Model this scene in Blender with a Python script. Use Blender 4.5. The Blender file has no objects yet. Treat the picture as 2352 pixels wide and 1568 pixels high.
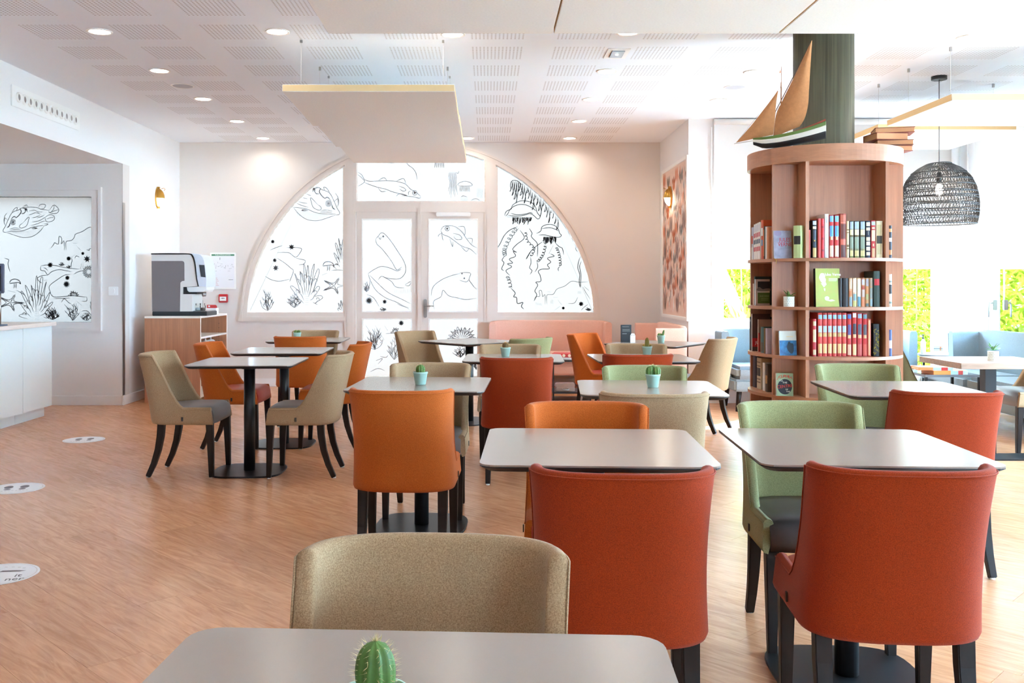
import bpy, bmesh, math, random
from mathutils import Vector, Matrix
R = math.radians
PI = math.pi
sc = bpy.context.scene
col = sc.collection
rnd = random.Random(7)
# ---------------------------------------------------------------- camera
F, CX, CY, EYE = 2150.0, 1121.0, 654.0, 1.25      # focal length and vanishing point in photo pixels
cd = bpy.data.cameras.new('camera'); cam = bpy.data.objects.new('camera', cd); col.objects.link(cam)
cam.location = (0, 0, EYE); cam.rotation_euler = (PI/2, 0, 0)
cd.sensor_width = 36; cd.lens = 36*F/2352; cd.clip_start = .05; cd.clip_end = 200
cd.shift_x = (1176-CX)/2352; cd.shift_y = -(784-CY)/2352
sc.camera = cam
# ---------------------------------------------------------------- sky, sun, exposure
wd = bpy.data.worlds.new('sky'); sc.world = wd; wd.use_nodes = True
bg = wd.node_tree.nodes['Background']
bg.inputs[0].default_value = (.44, .715, 1, 1); bg.inputs[1].default_value = 2.1
sd = bpy.data.lights.new('sun', 'SUN'); sun = bpy.data.objects.new('sun', sd); col.objects.link(sun)
sd.energy = 3.2; sd.angle = R(1.2); sd.color = (.86, .95, 1)
sun.rotation_euler = Vector((-1, -1, -.82)).to_track_quat('-Z', 'Y').to_euler()
sun.location = (9, 16, 9)
vs = sc.view_settings
vs.view_transform = 'Standard'; vs.look = 'None'; vs.gamma = 1; vs.use_curve_mapping = False
vs.exposure = 5.2
try:
    sc.cycles.max_bounces = 10; sc.cycles.diffuse_bounces = 6; sc.cycles.transparent_max_bounces = 12
    sc.cycles.caustics_reflective = False; sc.cycles.caustics_refractive = False
    sc.cycles.sample_clamp_indirect = 6; sc.cycles.use_denoising = True
except Exception: pass
# ---------------------------------------------------------------- materials
def lin(c):
    return tuple((x/255/12.92 if x/255 <= .04045 else ((x/255+.055)/1.055)**2.4) for x in c)
MATS = {}
def nd(nt, t, **kw):
    n = nt.nodes.new(t)
    for k, v in kw.items():
        if k in n.inputs: n.inputs[k].default_value = v
        else: setattr(n, k, v)
    return n
def mat(name, c, rough=.5, metal=0, spec=.5, noise=None, bump=None, stretch=None, c2=None, sheen=0, emit=0, coat=0, rand=0):
    """principled material; noise=(scale, amount) varies colour; stretch = mapping scale for grain; rand = per-object shift"""
    if name in MATS: return MATS[name]
    m = bpy.data.materials.new(name); m.use_nodes = True; nt = m.node_tree
    b = nt.nodes['Principled BSDF']
    rgb = lin(c)
    b.inputs['Base Color'].default_value = (*rgb, 1); b.inputs['Roughness'].default_value = rough
    b.inputs['Metallic'].default_value = metal; b.inputs['Specular IOR Level'].default_value = spec
    b.inputs['Sheen Weight'].default_value = sheen; b.inputs['Coat Weight'].default_value = coat
    if emit:
        b.inputs['Emission Color'].default_value = (*rgb, 1); b.inputs['Emission Strength'].default_value = emit
    if noise or bump:
        tc = nd(nt, 'ShaderNodeTexCoord'); mp = nd(nt, 'ShaderNodeMapping')
        nt.links.new(tc.outputs['Object'], mp.inputs[0])
        if stretch: mp.inputs['Scale'].default_value = stretch
        if rand:
            oi = nd(nt, 'ShaderNodeObjectInfo'); vm = nd(nt, 'ShaderNodeVectorMath', operation='SCALE')
            vm.inputs[0].default_value = (37, 91, 53); nt.links.new(oi.outputs['Random'], vm.inputs['Scale'])
            nt.links.new(vm.outputs[0], mp.inputs['Location'])
    if noise:
        n = nd(nt, 'ShaderNodeTexNoise', Scale=noise[0], Detail=6.0, Roughness=.6)
        if len(noise) > 2: n.inputs['Distortion'].default_value = noise[2]
        nt.links.new(mp.outputs[0], n.inputs['Vector'])
        mx = nd(nt, 'ShaderNodeMix', data_type='RGBA')
        a = noise[1]; d = lin(c2) if c2 else tuple(x*(1-a) for x in rgb)
        mx.inputs[6].default_value = (*d, 1); mx.inputs[7].default_value = (*[min(1, x*(1+a*.5)) for x in rgb], 1)
        rp = nd(nt, 'ShaderNodeMapRange'); rp.inputs[1].default_value = .33; rp.inputs[2].default_value = .67
        nt.links.new(n.outputs[0], rp.inputs[0]); nt.links.new(rp.outputs[0], mx.inputs[0])
        out = mx.outputs[2]
        if rand:
            hs = nd(nt, 'ShaderNodeHueSaturation'); mr = nd(nt, 'ShaderNodeMapRange')
            mr.inputs[3].default_value = 1-rand; mr.inputs[4].default_value = 1+rand
            nt.links.new(oi.outputs['Random'], mr.inputs[0]); nt.links.new(mr.outputs[0], hs.inputs['Value'])
            nt.links.new(out, hs.inputs['Color']); out = hs.outputs[0]
        nt.links.new(out, b.inputs['Base Color'])
    if bump:
        n2 = nd(nt, 'ShaderNodeTexNoise', Scale=bump[0], Detail=3.0)
        nt.links.new(mp.outputs[0], n2.inputs['Vector'])
        bp = nd(nt, 'ShaderNodeBump', Strength=bump[1], Distance=bump[2] if len(bump) > 2 else .002)
        nt.links.new(n2.outputs[0], bp.inputs['Height']); nt.links.new(bp.outputs[0], b.inputs['Normal'])
    MATS[name] = m
    return m
def fabric(name, c, c2):
    m = mat(name, c, .9, spec=.2, noise=(420, .2), c2=c2, bump=(900, .3, .001), sheen=.08)
    return m
def translucent(name, c, w=.9, diff=.5):
    m = bpy.data.materials.new(name); m.use_nodes = True; nt = m.node_tree; nt.nodes.clear()
    o = nd(nt, 'ShaderNodeOutputMaterial'); mx = nd(nt, 'ShaderNodeMixShader'); mx.inputs[0].default_value = diff
    t = nd(nt, 'ShaderNodeBsdfTranslucent'); d = nd(nt, 'ShaderNodeBsdfDiffuse')
    t.inputs[0].default_value = (*[x*w for x in lin(c)], 1); d.inputs[0].default_value = (*[x*w for x in lin(c)], 1)
    nt.links.new(t.outputs[0], mx.inputs[1]); nt.links.new(d.outputs[0], mx.inputs[2]); nt.links.new(mx.outputs[0], o.inputs[0])
    MATS[name] = m
    return m
def clear_glass(name):
    m = bpy.data.materials.new(name); m.use_nodes = True; nt = m.node_tree; nt.nodes.clear()
    o = nd(nt, 'ShaderNodeOutputMaterial'); mx = nd(nt, 'ShaderNodeMixShader'); fr = nd(nt, 'ShaderNodeFresnel', IOR=1.3)
    t = nd(nt, 'ShaderNodeBsdfTransparent'); g = nd(nt, 'ShaderNodeBsdfGlossy', Roughness=.02)
    t.inputs[0].default_value = (.97, .99, .98, 1)
    nt.links.new(fr.outputs[0], mx.inputs[0]); nt.links.new(t.outputs[0], mx.inputs[1]); nt.links.new(g.outputs[0], mx.inputs[2])
    nt.links.new(mx.outputs[0], o.inputs[0]); MATS[name] = m
    return m
WALL = mat('backlit_tone_paint', (227, 219, 213), .75, spec=.25, bump=(180, .06, .001))  # same paint as WALL2; back wall's backlit tone put into the colour
WALL2 = mat('white_paint', (240, 238, 237), .75, spec=.25, bump=(180, .06, .001))
FRAME = mat('putty_painted_wood', (226, 214, 204), .45)
WHITE = mat('white_lacquer', (244, 243, 240), .4)
BLACK = mat('black_metal', (26, 27, 29), .38, spec=.5)
DARKEDGE = mat('black_compact_edge', (34, 30, 28), .45)
TOPM = mat('taupe_laminate', (152, 136, 123), .22, spec=.9)
LEG = mat('wenge_stained_wood', (34, 23, 18), .45, spec=.3, noise=(22, .3), stretch=(1, 1, .15))
BEECH = mat('beech_veneer', (186, 128, 94), .42, noise=(14, .16, .6), stretch=(3, 3, .12))
BEECHH = mat('beech_veneer_horizontal', (186, 128, 94), .42, noise=(14, .14, .6), stretch=(.5, .5, 3))
OAKTOP = mat('brown_oak_board', (176, 146, 126), .35, noise=(16, .2, .8), stretch=(.3, 4, 4))
FLOORM = mat('oak_vinyl_plank', (212, 156, 116), .27, spec=.5, noise=(6, .2, 1.6), c2=(194, 134, 94), stretch=(.5, 4, 1), bump=(60, .08, .0008), rand=.05)
SUBF = mat('floor_screed', (120, 84, 60), .8)
BAFFLE = mat('cream_acoustic_felt', (240, 237, 232), .95, spec=.1, noise=(90, .04))
BEDGE = mat('felt_edge_golden_light', (232, 200, 150), .95, spec=.1)  # golden light on the panel edges, put into their colour
TAUPE = fabric('taupe_wool', (176, 146, 112), (138, 108, 76))
ORANGE = fabric('orange_wool', (190, 96, 34), (158, 70, 16))
RUST = fabric('rust_wool', (158, 54, 11), (124, 37, 4))
GREEN = fabric('sage_wool', (150, 146, 103), (116, 112, 72))
PINK = fabric('salmon_wool', (234, 192, 174), (218, 166, 146))
BLUE = fabric('pale_blue_wool', (140, 156, 164), (114, 130, 140))
L_GREY = mat('taupe_leather', (112, 104, 102), .4, bump=(240, .15, .001))
L_RED = mat('red_leather', (178, 58, 40), .4, bump=(240, .15, .001))
L_DARK = mat('umber_leather', (74, 63, 57), .42, bump=(240, .15, .001))
MINT = mat('mint_ceramic', (156, 182, 166), .45)
CACT = mat('cactus_skin', (84, 118, 46), .6, noise=(40, .3))
SPINE = mat('pale_spines', (226, 206, 150), .7)
SOIL = mat('potting_soil', (60, 44, 34), .9)
STEEL = mat('brushed_steel', (176, 174, 172), .32, metal=1)
BRASS = mat('aged_brass', (196, 150, 72), .28, metal=1)
INK = mat('black_ink', (46, 48, 56), .7)
INKL = mat('ink_paled_by_bloom', (120, 124, 134), .7)  # same ink as INK; bloom of the bright panes put into the grey
PAPER = mat('paper', (244, 240, 230), .8)
FILM = translucent('frosted_window_film', (255, 232, 214), .0275, .3)
FILM2 = translucent('dense_frosted_film', (255, 226, 206), .043, .3)
BLIND = translucent('roller_blind_cloth', (252, 248, 244), .84, .86)
GLASS = clear_glass('window_glass')
LEAFM = translucent('bamboo_leaf', (186, 204, 66), .6, .5)
LAMPM = mat('lit_lamp_glass', (255, 240, 220), .4, emit=.8)
def flat(c, rough=.6):
    return mat('print_%d_%d_%d' % tuple(c), c, rough)
# ---------------------------------------------------------------- mesh helpers
class MB:
    def __init__(s): s.v = []; s.f = []; s.mi = []; s.sm = []
    def add(s, vs, fs, m=0, smooth=False):
        o = len(s.v); s.v += [tuple(p) for p in vs]
        for f in fs: s.f.append([o+i for i in f]); s.mi.append(m); s.sm.append(smooth)
        return s
    def box(s, x0, x1, y0, y1, z0, z1, m=0):
        return s.add([(x0,y0,z0),(x1,y0,z0),(x1,y1,z0),(x0,y1,z0),(x0,y0,z1),(x1,y0,z1),(x1,y1,z1),(x0,y1,z1)],
                     [(3,2,1,0),(4,5,6,7),(0,1,5,4),(1,2,6,5),(2,3,7,6),(3,0,4,7)], m)
    def prism(s, pts, a0, a1, axis='z', m=0, smooth=False):
        n = len(pts)
        def P(p, a): return {'z': (p[0],p[1],a), 'y': (p[0],a,p[1]), 'x': (a,p[0],p[1])}[axis]
        o = len(s.v)
        s.v += [P(p, a0) for p in pts]+[P(p, a1) for p in pts]
        A = sum(pts[i][0]*pts[(i+1) % n][1]-pts[(i+1) % n][0]*pts[i][1] for i in range(n))
        flip = (A < 0) != (axis == 'y')
        fs = [list(range(n))[::-1], list(range(n, 2*n))]+[[i, (i+1) % n, n+(i+1) % n, n+i] for i in range(n)]
        for k, f in enumerate(fs):
            if flip: f = f[::-1]
            s.f.append([o+i for i in f]); s.mi.append(m); s.sm.append(smooth and k > 1)
        return s
    def lathe(s, prof, n=24, c=(0, 0), m=0, smooth=True, rib=None, ax=None):
        o = len(s.v)
        for r, z in prof:
            for k in range(n):
                a = 2*PI*k/n; q = r*(rib(a, z) if rib else 1)
                s.v.append((c[0]+q*math.cos(a), c[1]+q*math.sin(a), z))
        for j in range(len(prof)-1):
            for k in range(n):
                k2 = (k+1) % n
                s.f.append([o+j*n+k, o+j*n+k2, o+(j+1)*n+k2, o+(j+1)*n+k]); s.mi.append(m); s.sm.append(smooth)
        if abs(prof[0][1]-prof[-1][1]) < 1e-7: return s
        if prof[0][0] > 1e-6: s.f.append([o+k for k in range(n)][::-1]); s.mi.append(m); s.sm.append(False)
        if prof[-1][0] > 1e-6: s.f.append([o+(len(prof)-1)*n+k for k in range(n)]); s.mi.append(m); s.sm.append(False)
        return s
    def tube(s, path, r, n=8, m=0, smooth=True, closed=False, sq=None):
        path = [Vector(p) for p in path]; L = len(path); o = len(s.v); nrm = None
        for i in range(L):
            if closed: t = path[(i+1) % L]-path[i-1]
            else: t = path[min(i+1, L-1)]-path[max(i-1, 0)]
            if t.length < 1e-9: t = Vector((0, 0, 1))
            t.normalize()
            if nrm is None:
                nrm = t.orthogonal().normalized() if sq is None else (Vector(sq)-t*Vector(sq).dot(t)).normalized()
            else:
                nrm = (nrm-t*nrm.dot(t)).normalized()
            bn = t.cross(nrm); rr = r[i] if isinstance(r, (list, tuple)) else r
            for k in range(n):
                a = 2*PI*(k+.5)/n; s.v.append(tuple(path[i]+nrm*rr*math.cos(a)+bn*rr*math.sin(a)))
        for i in range(L if closed else L-1):
            j = (i+1) % L
            for k in range(n):
                k2 = (k+1) % n
                s.f.append([o+i*n+k, o+i*n+k2, o+j*n+k2, o+j*n+k]); s.mi.append(m); s.sm.append(smooth)
        if not closed:
            s.f.append([o+k for k in range(n)][::-1]); s.f.append([o+(L-1)*n+k for k in range(n)]); s.mi += [m, m]; s.sm += [False, False]
        return s
    def grid(s, rows, m=0, smooth=True, closev=False, closeu=False):
        o = len(s.v); nr = len(rows); nc = len(rows[0])
        for r in rows: s.v += [tuple(p) for p in r]
        for i in range(nr if closeu else nr-1):
            for k in range(nc if closev else nc-1):
                i2 = (i+1) % nr; k2 = (k+1) % nc
                s.f.append([o+i*nc+k, o+i*nc+k2, o+i2*nc+k2, o+i2*nc+k]); s.mi.append(m); s.sm.append(smooth)
        return s
    def mesh(s, name, mats, bevel=0, fix=False, seg=2):
        me = bpy.data.meshes.new(name); me.from_pydata(s.v, [], s.f)
        if not isinstance(mats, (list, tuple)): mats = [mats]
        for m in mats: me.materials.append(m)
        me.polygons.foreach_set('material_index', s.mi); me.polygons.foreach_set('use_smooth', s.sm)
        if bevel or fix:
            bm = bmesh.new(); bm.from_mesh(me)
            if fix: bmesh.ops.recalc_face_normals(bm, faces=bm.faces)
            if bevel:
                es = [e for e in bm.edges if len(e.link_faces) == 2 and e.calc_face_angle(0) > .6]
                bmesh.ops.bevel(bm, geom=es, offset=bevel, segments=seg, affect='EDGES', clamp_overlap=True)
            bm.to_mesh(me); bm.free()
        me.update()
        return me
    def build(s, name, mats, parent=None, loc=None, rz=0, bevel=0, fix=False, seg=2):
        return ob(name, s.mesh(name, mats, bevel, fix, seg), parent, loc, rz)
def ob(name, data, parent=None, loc=None, rz=0):
    o = bpy.data.objects.new(name, data); col.objects.link(o)
    if parent: o.parent = parent
    if loc: o.location = loc
    if rz: o.rotation_euler = (0, 0, rz)
    return o
def tag(o, label, cat, group=None, kind=None):
    o['label'] = label; o['category'] = cat
    if group: o['group'] = group
    if kind: o['kind'] = kind
    return o
def thing(name, label, cat, loc=(0, 0, 0), rz=0, group=None, kind=None):
    return tag(ob(name, None, None, loc, rz), label, cat, group, kind)
def bx(name, m, parent, x0, x1, y0, y1, z0, z1, bevel=0, **k):
    return MB().box(x0, x1, y0, y1, z0, z1).build(name, m, parent, bevel=bevel, **k)
def text(name, s, size, m, parent, loc, rot=(PI/2, 0, 0), align='CENTER', ext=.0004, sx=1):
    cu = bpy.data.curves.new('t', 'FONT'); cu.body = s; cu.size = size; cu.align_x = align; cu.align_y = 'CENTER'; cu.extrude = ext; cu.resolution_u = 3
    t = bpy.data.objects.new('t', cu); col.objects.link(t)
    dg = bpy.context.evaluated_depsgraph_get(); me = bpy.data.meshes.new_from_object(t.evaluated_get(dg))
    bpy.data.objects.remove(t); bpy.data.curves.remove(cu)
    me.materials.clear(); me.materials.append(m)
    o = ob(name, me, parent, loc); o.rotation_euler = rot; o.scale = (sx, 1, 1)
    return o
def cat_rom(pts, n=6, closed=False):
    if len(pts) < 3: return [tuple(p) for p in pts]
    out = []; L = len(pts); rng = L if closed else L-1
    for i in range(rng):
        if closed: p0, p1, p2, p3 = pts[i-1], pts[i], pts[(i+1) % L], pts[(i+2) % L]
        else: p0, p1, p2, p3 = pts[max(i-1, 0)], pts[i], pts[i+1], pts[min(i+2, L-1)]
        for k in range(n):
            t = k/n
            out.append(tuple(.5*(2*b+(c-a)*t+(2*a-5*b+4*c-d)*t*t+(3*b-a-3*c+d)*t**3) for a, b, c, d in zip(p0, p1, p2, p3)))
    if not closed: out.append(tuple(pts[-1]))
    return out
def rrect(hx, hy, r, n=6):
    return [(sx*(hx-r)+r*math.cos(a), sy*(hy-r)+r*math.sin(a)) for sx, sy, a0 in ((1,1,0),(-1,1,PI/2),(-1,-1,PI),(1,-1,1.5*PI)) for a in [a0+PI/2*k/n for k in range(n+1)]]
def X(px, D): return (px-CX)*D/F
def Z(py, D): return EYE-(py-CY)*D/F
def DF(py, z=0): return F*(EYE-z)/(py-CY)
# ================================================================ THE ROOM
H, YB, XL, YN, XR, YW, XR2, YREAR = 3.004, 11.53, -3.8, 9.74, 5.0, 9.9, 2.12, -3.0
SOF = 2.51
def struct(o, label, cat): return tag(o, label, cat, kind='structure')
def cut_wall(mb, a0, a1, z0, z1, c0, c1, axis, ops=()):
    As = sorted({a0, a1, *[o[0] for o in ops], *[o[1] for o in ops]}); Zs = sorted({z0, z1, *[o[2] for o in ops], *[o[3] for o in ops]})
    for i in range(len(As)-1):
        for j in range(len(Zs)-1):
            am = (As[i]+As[i+1])/2; zm = (Zs[j]+Zs[j+1])/2
            if any(o[0] < am < o[1] and o[2] < zm < o[3] for o in ops): continue
            if axis == 'x': mb.box(As[i], As[i+1], c0, c1, Zs[j], Zs[j+1])
            else: mb.box(c0, c1, As[i], As[i+1], Zs[j], Zs[j+1])
    return mb
# ---- floor: slab with diagonal planks
fl = thing('floor', 'honey brown oak plank floor laid diagonally across the room', 'floor', kind='structure')
MB().box(-6.7, 5.1, YREAR-.1, 11.7, -.16, -.012).build('floor_slab', SUBF, fl)
PW, PL, ang = .19, 1.25, R(-45)
pm = MB().box(-PL/2+.0006, PL/2-.0006, -PW/2+.0005, PW/2-.0005, -.012, 0).mesh('plank', FLOORM)
u = Vector((math.cos(ang), math.sin(ang))); v = Vector((-math.sin(ang), math.cos(ang)))
spots = []
for j in range(-60, 80):
    off = (j*.37+.11*((j*7) % 5)) % 1
    for i in range(-12, 13):
        p = u*((i+off)*PL)+v*(j*PW)
        main = XL-.5 < p.x < XR+.35 and YREAR+.2 < p.y < YB+.4 and not (p.x > XR2+.45 and p.y > YW+.4)
        niche = -6.5 < p.x <= XL-.5 and YREAR+.2 < p.y < YN+.4
        if not (main or niche): continue
        d = max(p.y, .01); px = CX+p.x*F/d; py = CY+EYE*F/d
        vis = p.y > 1.9 and -250 < px < 2600 and py < 1900
        spots.append((0 if vis else 1, d, p))
spots.sort(key=lambda t: (t[0], t[1]))
for k, (_, _, p) in enumerate(spots[:300]):
    ob('plank', pm, fl, (p.x, p.y, 0), ang)
rest = MB()
hu, hv = u*(PL/2-.0006), v*(PW/2-.0005)
for _, _, p in spots[300:]:
    q = [p-hu-hv, p+hu-hv, p+hu+hv, p-hu+hv]
    rest.add([(a.x, a.y, -.012) for a in q]+[(a.x, a.y, 0) for a in q], [(4,5,6,7),(0,1,5,4),(1,2,6,5),(2,3,7,6),(3,0,4,7)])
FLR = mat('oak_vinyl_far', (212, 156, 116), .3, spec=.5, noise=(7, .2, 1.2), c2=(194, 134, 94), bump=(60, .08, .0008))
ro = rest.build('plank', FLR, fl); ro['kind'] = 'stuff'
# ---- ceiling with square blocks of perforations
CE = mat('perforated_white_plaster', (238, 242, 248), .8, spec=.2)
nt = CE.node_tree; B = nt.nodes['Principled BSDF']
tc = nd(nt, 'ShaderNodeTexCoord'); sp = nd(nt, 'ShaderNodeSeparateXYZ'); nt.links.new(tc.outputs['Object'], sp.inputs[0])
def M(op, a, b=None):
    n = nd(nt, 'ShaderNodeMath', operation=op)
    for i, q in enumerate((a, b)):
        if q is None: continue
        if isinstance(q, (int, float)): n.inputs[i].default_value = q
        else: nt.links.new(q, n.inputs[i])
    return n.outputs[0]
def cell(src, o, pitch, width, n):
    t = M('MULTIPLY', M('FRACT', M('DIVIDE', M('SUBTRACT', src, o), pitch)), pitch)
    return M('LESS_THAN', t, width), M('SUBTRACT', M('FRACT', M('DIVIDE', t, width/n)), .5)
xin, xc = cell(sp.outputs[0], -.127-.611*20, .611, .389, 14)
yin, yc = cell(sp.outputs[1], 6.895-.587*40, .587, .385, 14)
hole = M('LESS_THAN', M('ADD', M('MULTIPLY', xc, xc), M('MULTIPLY', yc, yc)), .055)
okx = M('GREATER_THAN', sp.outputs[0], -3.2); oky = M('LESS_THAN', sp.outputs[1], 11.42)
bay = M('SUBTRACT', 1, M('MULTIPLY', M('GREATER_THAN', sp.outputs[0], 1.6), M('GREATER_THAN', sp.outputs[1], 9.2)))
okr = M('LESS_THAN', sp.outputs[0], 4.6)
k = M('MULTIPLY', M('MULTIPLY', M('MULTIPLY', xin, yin), hole), M('MULTIPLY', M('MULTIPLY', okx, oky), M('MULTIPLY', bay, okr)))
mx = nd(nt, 'ShaderNodeMix', data_type='RGBA'); mx.inputs[6].default_value = (*lin((238, 242, 248)), 1); mx.inputs[7].default_value = (*lin((186, 180, 180)), 1)
nt.links.new(k, mx.inputs[0]); nt.links.new(mx.outputs[2], B.inputs['Base Color'])
c = MB().box(XL, XR+.25, YREAR-.25, YW, H, H+.2).box(XL, XR2+.2, YW, YB+.25, H, H+.2).box(XR2+.2, XR+.25, YW, YW+.25, H, H+.2)
struct(c.build('ceiling', CE), 'white plaster ceiling with square blocks of small perforations', 'ceiling')
# ---- bulkhead, niche, left walls
c = MB().box(-6.7, XL, YREAR, YN, SOF, H+.2)
struct(c.build('wall_bulkhead', WALL2), 'white bulkhead dropping below the ceiling over the counter niche', 'wall')
NWX0, NWX1, NWZ0, NWZ1 = -6.2, X(212, YN), Z(740, YN), Z(452, YN)
c = cut_wall(MB(), -6.7, XL, 0, SOF, YN, YN+.18, 'x', [(NWX0, NWX1, NWZ0, NWZ1)])
struct(c.build('wall_niche', WALL), 'beige wall behind the counter with a light switch', 'wall')
struct(MB().box(-6.9, -6.7, YREAR, YN+.18, 0, H+.2).build('wall_far_left', WALL2), 'white wall at the far end of the counter niche', 'wall')
struct(MB().box(XL-.18, XL, YN+.18, YB+.2, 0, H+.2).box(XL-.18, XL, YN, YN+.18, SOF, H+.2).build('wall_left', WALL2), 'white side wall behind the coffee station', 'wall')
# ---- back wall with the half-round opening
S = YB/F
def bX(px): return X(px, YB)
def bZ(py): return Z(py, YB)
AC, ZC, RW, RG = bX(966), bZ(737), 405*S, 398*S
DX0, DX1 = bX(806), bX(1124)
c = MB()
c.box(XL, AC-RW, YB, YB+.1, 0, H); c.box(AC+RW, XR2+.2, YB, YB+.1, 0, H)
c.box(AC-RW, DX0, YB, YB+.1, 0, ZC); c.box(DX1, AC+RW, YB, YB+.1, 0, ZC)
N = 64
for i in range(N):
    a0, a1 = PI-PI*i/N, PI-PI*(i+1)/N
    x0, x1 = AC+RW*math.cos(a0), AC+RW*math.cos(a1); z0, z1 = ZC+RW*math.sin(a0), ZC+RW*math.sin(a1)
    c.prism([(x0, z0), (x1, z1), (x1, H), (x0, H)], YB, YB+.1, 'y')
struct(c.build('wall_back', WALL), 'warm beige back wall around the half-round window', 'wall')
# casing ring, posts and transom
c = MB()
def ring(c, r0, r1, y0, y1):
    rows = []
    for i in range(81):
        a = PI*i/80; q = []
        for r, y in ((r0, y0), (r1, y0), (r1, y1), (r0, y1)):
            q.append((AC+r*math.cos(a), y, min(ZC+r*math.sin(a), H-.002)))
        rows.append(q)
    c.grid(rows, closev=True, smooth=False)
ring(c, RG, 411*S, YB-.022, YB+.1); ring(c, 408*S, 413*S, YB-.034, YB-.018)
def parc(px, r=398): return 737-math.sqrt(r*r-(px-966)**2)
for p0, p1 in ((792, 818), (1112, 1139)):
    pm_ = (p0+p1)/2; top = min(bZ(parc(p0)), bZ(parc(p1)))+.02
    c.prism([(bX(p0), 0), (bX(p1), 0), (bX(p1), bZ(parc(p1, 402))), (bX(p0), bZ(parc(p0, 402)))], YB-.02, YB+.1, 'y')
    c.box(bX(pm_-7), bX(pm_+7), YB-.032, YB-.02, 0, top-.06)
c.box(bX(818), bX(1112), YB-.02, YB+.1, bZ(487), bZ(470))
c.box(bX(548), bX(795), YB-.03, YB+.1, bZ(737), bZ(727)); c.box(bX(1136), bX(1386), YB-.03, YB+.1, bZ(737), bZ(727))
struct(c.build('trim_1', FRAME, fix=True), 'putty painted casing, posts and transom of the half-round window', 'trim')
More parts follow.
